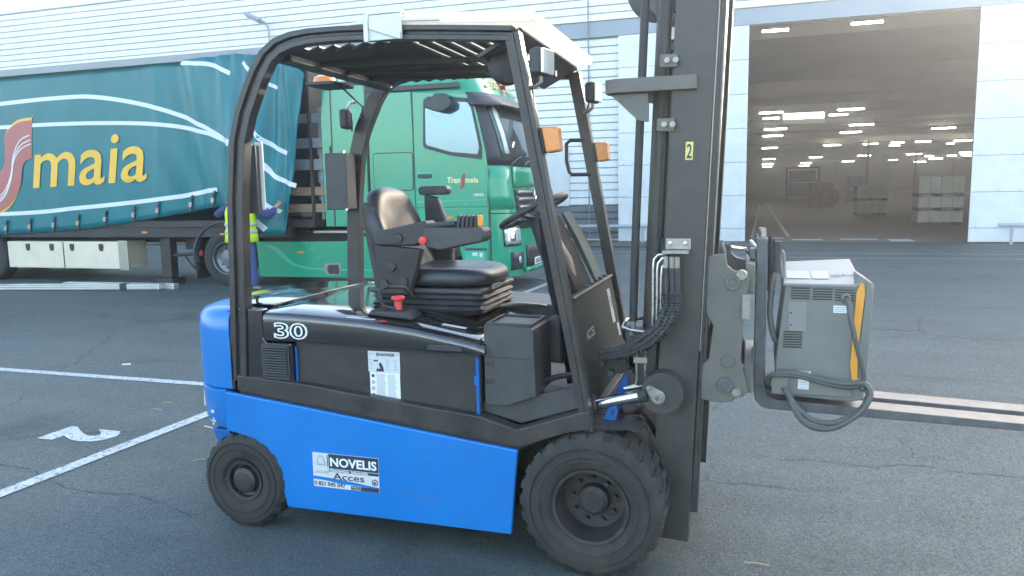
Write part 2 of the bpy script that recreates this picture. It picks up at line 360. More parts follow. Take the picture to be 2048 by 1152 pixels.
M_tube = mat('lamp_tube', (.9,.9,.9), .5, emit=((1.0,.97,.90), 9.0)); M_fix = mat('lamp_fixture', (.6,.6,.58), .5)
tubes = [(0.6,26.6,.8),(3.3,26.5,.9),(1.1,54.9,1.5),(1.2,59.3,1.1),(6.1,55.1,1.6),(5.7,58.8,1.2),(1.8,70.1,1.8),(1.8,79.1,1.8),(8.5,69.2,1.8),(8.7,78.1,1.8),(2.0,102.8,1.8),(9.2,100.8,1.9),(13.5,101.1,1.6),(16.3,77.4,1.9),(18.9,99.5,1.6),(16.2,99.5,1.4),(17.1,107.0,1.2),(23.2,100.4,1.8),(23.3,106.6,.8),(10.2,139.9,2.0),(17.7,139.1,2.0),(2.7,142.0,2.0),(10.6,170.6,2.1),(18.4,167.7,2.2),(11.5,191.5,2.2),(25.1,138.6,2.2),(33.8,165.6,2.3),(34.7,184.9,2.2),(33.4,151.4,1.4),(32.4,138.2,1.7),(35.6,151.2,1.5),(26.5,166.9,1.6),(3.0,171.3,2.2),(3.3,193.1,2.0),(29.6,150.4,1.4)]
dist_words = {26:'first row just inside the doorway', 54:'second row of tubes', 55:'second row of tubes', 58:'third row of tubes', 59:'third row of tubes'}
rows = {}
for (x, y, l) in tubes: rows.setdefault(round(y/13), []).append((x, y, l))
names = ['first row, just inside the doorway','second row from the doorway','third row from the doorway','fourth row from the doorway','fifth row from the doorway','sixth row from the doorway','seventh row from the doorway','eighth row from the doorway','ninth row from the doorway','rearmost row','rearmost row','rearmost row']
pos = ['leftmost','second from left','third from left','fourth from left','fifth from left','sixth from left','seventh from left','eighth from left']
for ri, k in enumerate(sorted(rows)):
    for ci, (x, y, l) in enumerate(sorted(rows[k])):
        ad = pos[ci] if len(rows[k]) > 1 else 'single'
        r_ = .03 if y < 40 else .032 + y*.00022
        o = thing('ceiling_light', 'tube lamp on hall ceiling, %s in %s' % (ad, names[ri]), 'lamp', (x,y,6.6), 'tube lamps on the warehouse ceiling')
        MB().tube([(x-l/2,y,6.6),(x+l/2,y,6.6)], r_, 8).build('lamp_tube', M_tube, o)
        MB().box(x-l/2,x+l/2,y-.08,y+.08,6.6+r_*1.2,6.6+r_*1.2+.07).build('fixture', M_fix, o, smooth=0)
        MB().box(x-.02,x+.02,y-.02,y+.02,6.6+r_*1.2+.07,7.5).build('hanger', M_fix, o, smooth=0)
sk = thing('roof_window', 'bright strip window high up inside the warehouse', 'window', (3.35,57.7,6.4))
bx('frame', M_fix, sk, 1.95,4.75, 57.75,57.85, 6.0,6.8, bevel=.01)
for j in range(2): MB().box(2.02+j*1.33,3.3+j*1.33,57.70,57.74,6.38,6.72).build('pane', mat('day_pane', (.9,.9,.9), .5, emit=((1,1,.95), 2.5)), sk, smooth=0)
for j in range(3): bx('slat', M_fix, sk, 2.02,4.63, 57.70,57.74, 6.06+j*.1,6.12+j*.1, bevel=0)
# goods inside the hall
M_wrap = mat('white_wrapped_goods', (.62,.57,.46), .4, var=.1, vscale=3); M_wood = mat('pallet_wood', (.30,.21,.13), .75, var=.3, vscale=6, stretch=(1,1,6))
M_card = mat('brown_goods', (.28,.22,.15), .7, var=.15, vscale=3); M_bl = mat('blue_goods', (.22,.27,.34), .5, var=.15, vscale=4)
def pallet_stack(x, y, wd, d, layers, m, label, n=4):
    o = thing('goods_pallet', label, 'pallet', (x,y,0), 'palletised goods inside the warehouse')
    z = .01
    for k, h in enumerate(layers):
        for j in range(3): bx('bearer', M_wood, o, x-wd/2+j*(wd-.1)/2, x-wd/2+.1+j*(wd-.1)/2, y, y+d, z, z+.09, bevel=0, smooth=0)
        bx('deck', M_wood, o, x-wd/2, x+wd/2, y, y+d, z+.092, z+.125, bevel=0, smooth=0); z += .13
        c = wd/n
        for j in range(n): bx('carton', m, o, x-wd/2+j*c+.006, x-wd/2+(j+1)*c-.006, y+.01, y+d, z, z+h, bevel=.01)
        bx('cover_sheet', M_paper, o, x-wd/2+.02, x-wd/2+wd*.98, y+.01, y+d, z+h+.004, z+h+.02, bevel=0); z += h+.02
pallet_stack(6.05,43.8,1.5,1.2,[.62,.62],M_wrap,'two-high pallet of white wrapped goods in the middle of the hall')
pallet_stack(6.85,32.3,1.55,1.2,[.40,.40,.62],M_wrap,'three-high pallet of pale goods nearest the doorway')
pallet_stack(9.2,76.6,1.4,1.2,[1.1,1.1],M_bl,'tall bluish pallet behind the middle white pallet')
pallet_stack(6.5,73,1.5,1.2,[1.1],M_card,'low brown pallet left of the bluish pallet')
pallet_stack(17.3,99.5,2.1,1.2,[1.0,1.0],M_wrap,'far pale pallet stack at the back of the hall')
pallet_stack(10.3,49.3,2.2,1.2,[.5,.6],M_wrap,'wide pale pallet right of the middle white pallet')
pallet_stack(4.9,60,1.6,1.2,[.8,.8],M_card,'brown two-high pallet on the left of the hall')
rk = thing('storage_frame', 'dark open steel frame far back in the hall', 'rack', (5.05,85.8,0))
for x in (3.45,6.65): bx('upright', M_cladb, rk, x-.08,x+.08, 85.7,85.9, 0,3.7, bevel=0)
for z in (.8,2.2,3.6): bx('crossbeam', M_cladb, rk, 3.53,6.57, 85.72,85.88, z-.07,z+.07, bevel=0)
bx('load', M_bl, rk, 3.7,6.4, 85.95,86.9, .9,2.0, bevel=.02); bx('load', M_card, rk, 3.8,6.3, 85.95,86.9, 2.3,3.3, bevel=.02)
for i, (x, y) in enumerate(((22.0,120.0),(12.5,95.0),(14.5,150.0))):
    o = thing('hall_column', 'pale steel column standing in the hall, %s' % ('middle one of three','nearest of three','farthest of three')[i], 'column', (x,y,0), 'steel columns in the hall')
    bx('shaft', M_inw, o, x-.13,x+.13, y-.13,y+.13, 0,6.95, bevel=.01); bx('base_guard', M_yellow if False else M_card, o, x-.2,x+.2, y-.2,y+.2, .01,1.0, bevel=.02)

# wall lamp
o = thing('wall_lamp', 'grey floodlight on a straight arm high on the white cladding', 'lamp', (-15.9,YW,7.45))
MB().tube([(-15.86,YW-.02,6.8),(-15.86,YW-.05,7.3),(-15.86,YW-.2,7.42),(-15.88,YW-.4,7.45)], .022, 8).build('arm', M_zinc, o)
h = MB().obox((-16.06,YW-.5,7.52), (.62,.32,.11), rx=R(-14), ry=R(24)).build('lamp_head', M_band, o, bevel=.025)
MB().obox((-16.09,YW-.53,7.46), (.5,.24,.02), rx=R(-14), ry=R(24)).build('lens', M_zinc, h)
# hand rails along the wall
M_rail = mat('pale_blue_rail', (.40,.43,.47), .4, var=.05)
for (x0, x1, lab) in ((-9.5,-1.2,'pale blue pipe rail along the wall left of the doorway'),(6.05,13.0,'pale pipe rail beside the right door leaf')):
    o = thing('guard_rail', lab, 'railing', ((x0+x1)/2,22.2,0))
    MB().tube([(x0,22.2,.5),(x1,22.2,.5)], .05, 10).build('rail', M_rail, o)
    x = x0+.3
    while x < x1:
        MB().cyl((x,22.2,0),(x,22.2,.46), .04, 10).build('post', M_rail, o); x += 2.05
# hairline cracks in the asphalt
M_crk = mat('crack_fill', (.045,.050,.042), .9, var=.4, vscale=30)
def crack(pts, wd):
    vs_ = []; rnd = random.Random(len(pts)*7+int(pts[0][0]*100)); P_ = []
    for (p, q) in zip(pts[:-1], pts[1:]):
        n = max(3, int(math.hypot(q[0]-p[0], q[1]-p[1])/.035))
        for i in range(n): t = i/n; P_.append((p[0]+(q[0]-p[0])*t + rnd.uniform(-.010,.010), p[1]+(q[1]-p[1])*t + rnd.uniform(-.012,.012)))
    P_.append(pts[-1])
    for i, p in enumerate(P_):
        a_, c_ = P_[max(i-1,0)], P_[min(i+1,len(P_)-1)]; dx, dy = c_[0]-a_[0], c_[1]-a_[1]; l = math.hypot(dx,dy) or 1; h_ = .55*wd*rnd.uniform(.15,1.2)*min(1, i/4+.1, (len(P_)-1-i)/4+.1)/2
        vs_ += [(p[0]-dy/l*h_, p[1]+dx/l*h_, .002), (p[0]+dy/l*h_, p[1]-dx/l*h_, .002)]
    MB().add(vs_, [(2*i,2*i+1,2*i+3,2*i+2) for i in range(len(P_)-1)]).build('crack', M_crk, g, smooth=0)
for pts, wd in (([(.02,4.49),(.18,4.41),(.4,4.45),(.56,4.45),(.68,4.4),(.79,4.49),(.92,4.51),(1.06,4.45),(1.23,4.46),(1.41,4.45),(1.9,4.5)],.014),([(.9,5.08),(.89,4.91),(.93,4.8),(.91,4.54)],.012),([(.3,6.75),(.96,6.7),(1.19,6.69),(1.4,6.67),(1.61,6.65),(2.3,6.65)],.018),([(1.29,5.14),(1.26,4.91)],.010),([(-4.6,3.1),(-4.22,3.15),(-3.97,3.14),(-3.53,2.98),(-3.29,2.98),(-3.04,3.0),(-2.82,2.94),(-2.52,2.84)],.012),([(-5.57,5.4),(-5.5,5.69),(-5.5,6.01),(-5.3,6.6)],.014),([(-.22,3.71),(.02,3.7),(.25,3.66)],.008),([(-8.2,7.4),(-7.2,7.5),(-6.1,7.3),(-5.0,7.45)],.016),([(.2,8.6),(1.2,8.4),(2.2,8.5),(3.2,8.45)],.02)): crack(pts, wd)
def smooth_path(pts, n=8):
    v_ = [Vector(p) for p in pts]; out = []
    for i in range(len(v_)-1):
        p0, p1, p2, p3 = v_[max(i-1,0)], v_[i], v_[i+1], v_[min(i+2,len(v_)-1)]
        for j in range(n): t = j/n; out.append(tuple(.5*((2*p1)+(p2-p0)*t+(2*p0-5*p1+4*p2-p3)*t*t+(3*p1-p0-3*p2+p3)*t**3)))
    out.append(tuple(v_[-1])); return out
# ------------------------------------------------------------------ forklift
F = thing('forklift_truck', 'blue and black electric counterbalance forklift marked 30, parked in the yard', 'forklift', (-1.4,3.42,0))
YC = 3.42
def mir(y): return 2*YC - y
# --- wheels
def wheel(x, y, r, wd, rim_r, near, front):
    sg = 1 if near else -1
    W = MB()
    prof = [(rim_r,.025),(rim_r+.02,.006),(r*.66,.0),(r*.67,.004),(r*.70,.004),(r*.71,.0),(r*.80,.0),(r*.81,.005),(r*.83,.005),(r*.84,.0),(r*.90,.004),(r*.965,.022),(r*.985,.05),(r*.985,wd-.05),(r*.965,wd-.022),(r*.90,wd-.004),(r*.8,wd),(rim_r,wd-.02)]
    W.lathe(prof, (x,y,r), 'y', 56, sgn=sg)
    nl = 26 if front else 20
    for k in range(nl):
        a = 2*math.pi*k/nl
        for side in (0,1):
            aa = a + side*math.pi/nl
            c, s_ = math.cos(aa), math.sin(aa)
            y0, y1 = (.004, wd*.52) if side == 0 else (wd*.48, wd-.004)
            hw = math.pi*r/nl*.60
            vs = []
            for (rr, yy, e) in ((r*.90,y0,1),(r*.90,y1,1),(r*1.0,y0+.02,.85),(r*1.0,y1,.85)):
                for t in (-1,1):
                    tt = hw*t*e + (.25*hw if yy == y1 else 0)
                    vs.append((x + rr*c - tt*s_, y+sg*yy, r + rr*s_ + tt*c))
            W.add(vs, [(0,1,3,2),(4,6,7,5),(0,4,5,1),(2,3,7,6),(0,2,6,4),(1,5,7,3)])
    o = W.build('wheel', M_rubber, F, smooth=28)
    D = MB()
    dp = .115 if front else .045
    D.lathe([(rim_r+.004,.03),(rim_r+.002,.014),(rim_r-.012,.016),(rim_r-.016,.04),(rim_r-.03,dp),(.065,dp+.006),(.06,dp-.03),(.045,dp-.04),(.0,dp-.042)], (x,y,r), 'y', 48, sgn=sg)
    d = D.build('rim', M_rim, o, smooth=30)
    n = 9 if front else 5
    for k in range(n):
        a = 2*math.pi*(k+.3)/n; rr = .09 if front else .085
        MB().lathe([(0,-.024),(.009,-.022),(.010,0)], (x+rr*math.cos(a), y+sg*dp, r+rr*math.sin(a)), 'y', 6, sgn=sg).build('wheel_nut', M_matte, d, smooth=20)
    return o
wheel(-.592, 2.80, .295, .23, .155, True, True); wheel(-.592, mir(2.80), .295, .23, .155, False, True)
wheel(-2.255, 2.83, .225, .17, .095, True, False); wheel(-2.255, mir(2.83), .225, .17, .095, False, False)
MB().cyl((-.592,2.95,.295),(-.592,mir(2.95),.295), .09, 16).build('drive_axle', M_matte, F); MB().cyl((-2.255,2.98,.225),(-2.255,mir(2.98),.225), .06, 12).build('steer_axle', M_matte, F)
# --- chassis
skp = [(-2.333,.65),(-.902,.492),(-.935,.121),(-2.028,.118),(-2.051,.22),(-2.085,.321),(-2.144,.402),(-2.227,.441),(-2.339,.461)]
for (a, b_) in ((2.85,2.875),(mir(2.875),mir(2.85))):
    MB().prism(skp, a, b_).build('side_skirt', M_blue, F, bevel=.007, seg=3)
bx('chassis', M_matte, F, -1.99,-.98, 2.88,mir(2.88), .14,.57, bevel=.01)
MB().prism([(-.99,.5),(-.70,.60),(-.42,.62),(-.33,.45),(-.33,.2),(-.45,.12),(-.80,.3),(-.99,.3)], 3.06, mir(3.06)).build('front_chassis', M_matte, F, bevel=.008)
for (a, b_) in ((2.90,3.05),(mir(3.05),mir(2.90))):     # mudguard plates over the drive wheels
    MB().prism([(-.93,.49),(-.72,.60),(-.45,.615),(-.40,.60),(-.70,.585),(-.91,.478)], a, b_).build('mudguard', M_black, F)
sill = [(-2.27,.729),(-1.914,.709),(-1.43,.657),(-1.061,.621),(-.907,.577),(-.635,.672),(-.60,.672),(-.60,.60),(-.695,.578),(-.899,.503),(-2.27,.656)]
for (a, b_) in ((2.858,2.93),(mir(2.93),mir(2.858))):
    MB().prism(sill, a, b_).build('sill', M_black, F, bevel=.006)
stp = [(-1.09,.626),(-.907,.583),(-.62,.68),(-.63,.765),(-.83,.712),(-.97,.665),(-1.09,.665)]
for (a, b_) in ((2.932,2.955),(mir(2.955),mir(2.932))): MB().prism(stp, a, b_).build('step_panel', M_plast2, F, bevel=.003)
bx('footwell_floor', M_plast, F, -1.06,-.60, 2.956,mir(2.956), .60,.635, bevel=.004)
for (a, b_) in ((2.878,2.93),(mir(2.93),mir(2.878))): MB().prism([(-2.27,.655),(-.905,.50),(-.905,.44),(-2.05,.50),(-2.27,.60)], a, b_).build('side_frame', M_matte, F, smooth=0)
# --- counterweight
def cw_plan(ins, xf_):
    r = .27; x0 = -2.61+ins; ya, yb = 2.862+ins, mir(2.862)-ins
    pts = [(xf_, ya)]
    for i in range(9):
        a = R(-90-90*i/8); pts.append((x0+r+r*math.cos(a), ya+r+r*math.sin(a)))
    for i in range(1,6): pts.append((x0-.012*math.sin(math.pi*i/6), ya+r+(yb-ya-2*r)*i/6))
    for i in range(9):
        a = R(180-90*i/8); pts.append((x0+r+r*math.cos(a), yb-r+r*math.sin(a)))
    pts.append((xf_, yb)); return pts
def ring(z, ins, xf_, dz=None): return [(p[0],p[1],z + (dz(p) if dz else 0)) for p in cw_plan(ins, xf_)]
MB().loft([ring(.445,.05,-2.34), ring(.46,.02,-2.34), ring(.50,.006,-2.34), ring(.648,.0,-2.34), ring(.654,.006,-2.34)]).build('lower_counterweight', M_blue, F, smooth=40)
MB().loft([ring(.658,.006,-2.30), ring(.664,.0,-2.30), ring(.93,.0,-2.30), ring(.99,.004,-2.30), ring(1.022,.022,-2.30), ring(1.038,.06,-2.30), ring(1.041,.10,-2.30)]).build('upper_counterweight', M_blue, F, smooth=40)
MB().prism([(-2.46,.445),(-2.36,.445),(-2.36,.385),(-2.43,.375)], 2.90, 3.0).build('counterweight_lug', M_bluefr, F, bevel=.004)
for (x, z, sw, sh_) in ((-2.565,.57,.03,.085),(-2.42,.545,.016,.014),(-2.418,.497,.006,.035),(-2.418,.500,.028,.006),(-2.45,.466,.05,.005)):
    yy = 2.861 if x > -2.5 else 2.985
    MB().obox((x,yy,z), (sw,.002,sh_), rz=0 if x > -2.5 else R(-38), ry=R(8)).build('paint_chip', M_paper, F, smooth=0)
rc = MB().loft([ring(1.0425,.105,-2.119), ring(1.050,.105,-2.119), ring(1.054,.115,-2.119)]).build('rear_cover', M_blackg, F, smooth=40)
# --- rear side panels with louvred vents
for near in (True, False):
    f = (lambda y: y) if near else mir
    a, b_ = sorted((f(2.874), f(2.93)))
    sp = MB().prism([(-2.285,.70),(-1.975,.70),(-1.975,.888),(-2.105,.888),(-2.122,.91),(-2.124,1.04),(-2.285,1.05)], a, b_).build('rear_side_panel', M_blackg, F, bevel=.008)
    a2, b2 = sorted((f(2.866), f(2.874)))
    vp = MB().prism(rrect(-2.132,-1.985,.718,.885,.014), a2, b2).build('vent_frame', M_plast, sp, bevel=.003)
    for k in range(12):
        MB().obox((-2.0585,f(2.864),.738+k*.0117), (.125,.012,.006), rx=R(-35 if near else 35)).build('louvre', M_plast, vp, smooth=0)
# --- battery and its compartment
bx('battery', M_matte, F, -1.972,-1.075, 2.905,mir(2.905), .60,.90, bevel=.006)
bx('latch_strip', M_bluefr, F, -1.092,-1.078, 2.888,2.903, .60,.866, bevel=.002); bx('latch', M_bluefr, F, -1.098,-1.074, 2.878,2.887, .745,.79, bevel=.004)
bx('edge_strip', M_bluefr, F, -1.971,-1.962, 2.893,2.903, .69,.872, bevel=.001)
# --- hood
def ztop(x):
    pts = [(-2.118,1.030),(-1.86,1.022),(-1.60,1.008),(-1.38,.985),(-1.20,.955),(-1.09,.934),(-1.045,.922)]
    for (a, b_) in zip(pts[:-1], pts[1:]):
        if x <= b_[0]+1e-6: return a[1] + (b_[1]-a[1])*(x-a[0])/(b_[0]-a[0])
    return pts[-1][1]
def zbot(x): return .902 - .022*max(0,(x+1.93)/.89) if x > -1.93 else .900
xs = [-2.116,-2.108,-2.0,-1.86,-1.7,-1.6,-1.5,-1.38,-1.28,-1.2,-1.13,-1.09,-1.058,-1.045]
def hood_ring(x, shrink):
    zt, zb = ztop(x)-shrink, zbot(x)
    prof = [(2.872,zb),(2.870,zb+.01),(2.870,zt-.030),(2.873,zt-.016),(2.880,zt-.006),(2.895,zt+.001),(2.96,zt+.016),(3.1,zt+.022),(3.42,zt+.024)]
    pr = prof + [(mir(y), z) for (y, z) in reversed(prof[:-1])]
    return [(x,y,z) for (y, z) in pr]
MB().loft([hood_ring(x, .006 if x in (xs[0],) else (.004 if x == xs[-1] else 0)) for x in xs]).build('hood', M_blackg, F, smooth=45)
MB().prism(rrect(-1.30,-1.14,.893,.918,.010), 2.862, 2.869).build('hood_handle', M_plast, F, bevel=.003)
def outline_text(body, x, z, size):
    text('hood_number', body, M_white, F, (x,2.8685,z), size, bold=.0045, ext=.0006, sx=1.85, space=1.0)
    text('hood_number_infill', body, M_blackg, F, (x,2.8675,z), size, bold=-.0010, ext=.0006, sx=1.85, space=1.0)
outline_text('30', -2.062, .916, .095)
MB().lathe([(0,.036),(.016,.036),(.018,.028),(.018,.024),(.007,.022),(.007,0)], (-2.236,3.0,1.052), 'z', 16).build('hood_bolt', M_plast, F)
# hood stickers
for (x, y, l, wd, m_) in ((-1.63,2.90,.14,.012,M_paper),(-1.53,2.903,.05,.012,M_red),(-1.22,2.98,.11,.03,M_paper)):
    z = ztop(x)+ (.003 if y < 2.95 else .0205)
    MB().obox((x,y,z), (l,wd,.0012), ry=R(3 if y < 2.95 else 8), rx=R(8 if y<2.95 else 0)).build('hood_sticker', m_, F, smooth=0)
# emergency stop on its plinth
MB().prism([(-1.62,1.02),(-1.60,1.045),(-1.44,1.04),(-1.40,1.005)], 2.93, 3.07).build('stop_plinth', M_plast, F, bevel=.01)
es = MB().lathe([(0,.062),(.024,.060),(.030,.054),(.030,.044),(.018,.038),(.016,.006),(.018,0)], (-1.495,3.0,1.043), 'z', 24).build('emergency_stop', M_red, F)
MB().tube([(-1.50,2.99,1.045),(-1.555,2.97,1.06),(-1.57,2.96,1.13),(-1.53,2.97,1.147),(-1.49,3.05,1.135),(-1.47,3.1,1.09)], .010, 8).build('seat_lever', M_plast, F)
# --- battery stickers
bs = MB().box(-1.604,-1.450,2.9025,2.9045,.775,.868).build('battery_plate', M_paper, F, smooth=0)
text('maker_name', 'HAWKER', M_inkd, bs, (-1.547,2.9020,.848), .017, bold=.0006, ext=.0003)
MB().lathe([(.004,0),(.008,0),(.008,.001),(.004,.001)], (-1.556,2.9012,.854), 'y', 14, closed=True).build('maker_mark', M_inkd, bs)
text('type_mark', 'CE', M_inkg, bs, (-1.598,2.9020,.850), .013, ext=.0003); text('plate_text', 'THE BATTERY', M_inkg, bs, (-1.49,2.9020,.854), .006, ext=.0003)
for k in range(5):
    z = .828-.010*k
    for (x, l) in ((-1.598,.010+.004*(k%3)),(-1.515,.013),(-1.478,.014-.003*(k%2))): MB().box(x,x+l,2.9013,2.902,z,z+.003).build('print_row', M_inkg, bs, smooth=0)
MB().box(-1.578,-1.556,2.9013,2.902,.822,.829).build('print_row', M_inkd, bs, smooth=0)
MB().prism([(-1.565,.778),(-1.528,.778),(-1.530,.795),(-1.538,.812),(-1.541,.818),(-1.549,.816),(-1.551,.806),(-1.545,.792),(-1.552,.788),(-1.562,.792)], 2.9010, 2.9020).build('torn_patch', M_inkd, bs, smooth=0)
bs2 = MB().box(-1.598,-1.452,2.9022,2.9046,.640,.774).build('instruction_sheet', M_white, F, smooth=0)
for k in range(26):
    for (x, l) in ((-1.566,.05),(-1.511,.045)):
        ll = l*(.75+.25*random.random()); z = .764-.0042*k
        MB().box(x,x+ll,2.9012,2.9018,z,z+.0014).build('print_row', M_inkg, bs2, smooth=0)
for k, z in enumerate((.757,.728,.700,.670)):
    MB().lathe([(0,0),(.0075,0),(.0075,.0008),(0,.0008)] if k in (0,3) else [(.005,0),(.0075,0),(.0075,.0008),(.005,.0008)], (-1.582,2.9010,z), 'y', 14, closed=True).build('safety_mark', M_inkd, bs2, smooth=0)
# --- maker's label on the skirt
lb = MB().box(-1.878,-1.545,2.8475,2.8498,.238,.398).build('dealer_label', M_paper, F, smooth=0)
def lbox(x0, x1, z0, z1, m_, y=2.8470): return MB().box(x0,x1,y-.0006,y,z0,z1).build('label_field', m_, lb, smooth=0)
lbox(-1.795,-1.546,.330,.397,M_inkd); lbox(-1.795,-1.546,.315,.327,M_inkd); lbox(-1.686,-1.546,.239,.258,M_inkd)
MB().add([(-1.877,2.8468,.288),(-1.82,2.8468,.286),(-1.73,2.8468,.281),(-1.546,2.8468,.262),(-1.546,2.8468,.257),(-1.73,2.8468,.262),(-1.82,2.8468,.272),(-1.877,2.8468,.273)], [tuple(range(8))]).build('torn_strip', M_blue, lb, smooth=0)
text('label_name', 'NOVELIS', M_white, lb, (-1.790,2.8462,.342), .056, bold=.0016, ext=.0003, sx=1.08)
text('label_line', 'Manutention  Industrielle', M_white, lb, (-1.790,2.8462,.317), .0155, ext=.0003, sx=1.22, bold=.0003)
text('label_group', 'GROUPE', M_inkg, lb, (-1.873,2.8466,.302), .020, ext=.0003)
text('label_brand', 'Acces', M_inkd, lb, (-1.775,2.8464,.281), .044, bold=.0004, ext=.0003, sx=1.5)
MB().lathe([(.011,0),(.015,0),(.015,.001),(.011,.001)], (-1.566,2.8458,.285), 'y', 20, closed=True).build('label_emblem', M_inkd, lb); MB().prism([(-1.574,.28),(-1.566,.293),(-1.56,.282),(-1.565,.276)], 2.8456,2.8462).build('label_emblem', M_inkd, lb)
text('label_phone', '0 821 045 047', M_inkd, lb, (-1.874,2.8464,.246), .026, bold=.0005, ext=.0003, sx=1.05)
text('label_small', 'Service 0,15\n+ prix appel', M_white, lb, (-1.681,2.8456,.250), .0095, ext=.0003)
for (pp, m_) in (([(-1.858,.34),(-1.812,.34),(-1.812,.355),(-1.824,.385),(-1.846,.387),(-1.856,.36)],M_inkg),([(-1.852,.348),(-1.818,.348),(-1.828,.379),(-1.844,.381)],M_paper),([(-1.803,.335),(-1.799,.335),(-1.799,.39),(-1.803,.39)],M_inkd)):
    y = 2.8468 if m_ is not M_paper else 2.8464
    MB().prism(pp, y-.0003, y).build('label_pictogram', m_, lb, smooth=0)
# scratches on the skirt
M_scr = mat('scratch', (.10,.12,.20), .6, var=.3); M_scr2 = mat('green_scuff', (.010,.20,.40), .5, var=.3, vscale=30)
for (x, z, l, a, m_) in ((-1.38,.246,.22,2.5,M_scr),(-1.30,.233,.10,0,M_scr),(-1.05,.26,.02,-40,M_scr),(-.99,.245,.03,-50,M_scr),(-1.08,.20,.035,-25,M_scr),(-1.72,.485,.10,4,M_scr2),(-1.50,.462,.16,5,M_scr2),(-1.33,.43,.08,4,M_scr2)):
    MB().obox((x,2.8493,z), (l,.001,0.0018 if m_ is M_scr else .005), ry=R(a)).build('scratch', m_, F, smooth=0)
for k in range(26):
    x = random.uniform(-1.15,-.94); z = random.uniform(.15,.33); s_ = random.uniform(.002,.006)
    MB().obox((x,2.8494,z), (s_*random.uniform(.6,2.2),.0008,s_), ry=random.uniform(0,3)).build('paint_chip', M_scr, F, smooth=0)
# --- consoles beside the driver
co = MB().prism([(-1.057,.664),(-.972,.660),(-.833,.710),(-.842,.99),(-.86,1.0),(-1.05,1.004),(-1.057,.998)], 2.90, 3.16).build('console', M_plast2, F, bevel=.012, seg=3)
bx('tray_rim', M_plast, co, -1.05,-.852, 2.905,2.918, 1.0,1.014, bevel=.003); bx('tray_rim', M_plast, co, -1.05,-.852, 3.135,3.148, 1.0,1.012, bevel=.003)
bx('tray_rim', M_plast, co, -1.05,-1.038, 2.919,3.134, 1.0,1.014, bevel=.003); bx('tray_rim', M_plast, co, -.864,-.852, 2.919,3.134, 1.0,1.012, bevel=.003)
bx('console_joint', M_matte, co, -1.056,-.836, 2.8975,2.8995, .866,.869, bevel=0)
for z in (.85,.775): MB().prism(rrect(-1.054,-1.015,z-.02,z,.006), 2.8975,2.8995).build('air_slot', M_matte, co)
MB().prism([(-1.27,.88),(-.95,.88),(-.93,.93),(-.94,.985),(-.96,.99),(-1.27,1.005)], 3.60, 3.96).build('far_console', M_plast2, F, bevel=.012, seg=3)
MB().tube([(-1.17,3.45,1.0),(-1.10,3.50,1.005),(-1.0,3.56,.99),(-.97,3.59,.98)], .010, 8).build('console_trim', M_zinc, F)
# --- overhead guard
gprof = lambda y0, y1, s: [(-.040,y0),(-.012,y0),(-.008,y0+s*.016),(.008,y0+s*.016),(.012,y0),(.040,y0),(.040,y1),(-.040,y1)]
rear_path = [(-2.262,.70),(-2.241,1.1),(-2.222,1.54),(-2.190,1.80),(-2.152,1.92),(-2.108,2.01),(-2.068,2.085),(-2.018,2.152),(-1.96,2.192),(-1.89,2.212),(-1.80,2.221),(-1.65,2.220),(-1.51,2.213),(-1.2,2.189),(-.90,2.162)]
scl = [1.05,1.05,1.03,1.05,1.06,1.05,1.02,.98,.92,.86,.80,.76,.74,.72,.72]
front_path = [(-.603,.59),(-.676,1.0),(-.765,1.48),(-.832,1.84),(-.893,2.165)]
for near in (True, False):
    y0, y1, s = (2.862,2.915,1) if near else (mir(2.862),mir(2.915),-1)
    MB().sweep_xz(rear_path, gprof(y0,y1,s), scl).build('guard_rail_frame', M_black, F, bevel=.003, smooth=40)
    fp = [(-.020,y0),(-.001,y0),(.001,y0+s*.004),(.003,y0),(.036,y0+s*.004),(.036,y1),(-.020,y1)]
    MB().sweep_xz(front_path, fp, [.75,.9,.96,1.0,1.08]).build('front_pillar', M_black, F, bevel=.003, smooth=40)
bx('pillar_foot', M_black, F, -2.30,-2.285, 2.862,2.935, .66,.90, bevel=.003)
# guard roof
bx('rear_crossbar', M_black, F, -2.02,-1.93, 2.932,mir(2.932), 2.135,2.185, bevel=.01)
MB().prism([(-.872,2.178),(-1.06,2.085),(-1.07,2.10),(-.885,2.195)], 2.918, mir(2.918)).build('front_crossbar', M_black, F, bevel=.004)
for k in range(13):
    x = -1.90 + k*.0745; z = 2.19 - .028*max(0,(x+1.5))
    MB().obox((x,YC,z-.012), (.070 if k < 7 else .040,mir(2.934)-2.934,.010), ry=R(-18 if k < 7 else 0)).build('roof_slat', M_matte, F, smooth=0)
for y in (3.18,3.42,3.66): MB().prism([(-1.93,2.150),(-.925,2.110),(-.925,2.135),(-1.93,2.165)], y-.012, y+.012).build('roof_stringer', M_matte, F, smooth=0)
rs = MB().prism([(-1.60,2.248),(-1.33,2.238),(-.835,2.203),(-.812,2.205),(-.805,2.236),(-.83,2.246),(-1.33,2.277),(-1.60,2.263)], 2.872, mir(2.872)).build('roof_sheet', M_roofsheet, F, bevel=.006)
rs['label'] = 'pale dusty sheet laid over the guard roof'
clip = MB().box(-1.525,-1.36,2.848,2.858,2.175,2.275).box(-1.525,-1.36,2.859,3.0,2.281,2.289).box(-1.525,-1.505,2.836,2.847,2.17,2.28).prism([(-1.50,2.22),(-1.362,2.17),(-1.362,2.20),(-1.50,2.25)], 2.838, 2.847)
clip.build('roof_clip', M_sheet, F, bevel=.002)
MB().tube([(-1.60,2.87,2.252),(-1.40,2.86,2.25),(-1.20,2.86,2.238)], .006, 6).build('roof_cord', M_sheet, F)
for (x, y) in ((-1.28,3.9),(-1.16,3.9)): MB().lathe([(0,0),(.018,0),(.018,.02),(0,.022)], (x,y,2.115), 'z', 14, sgn=-1).build('roof_knob', M_amber, F)
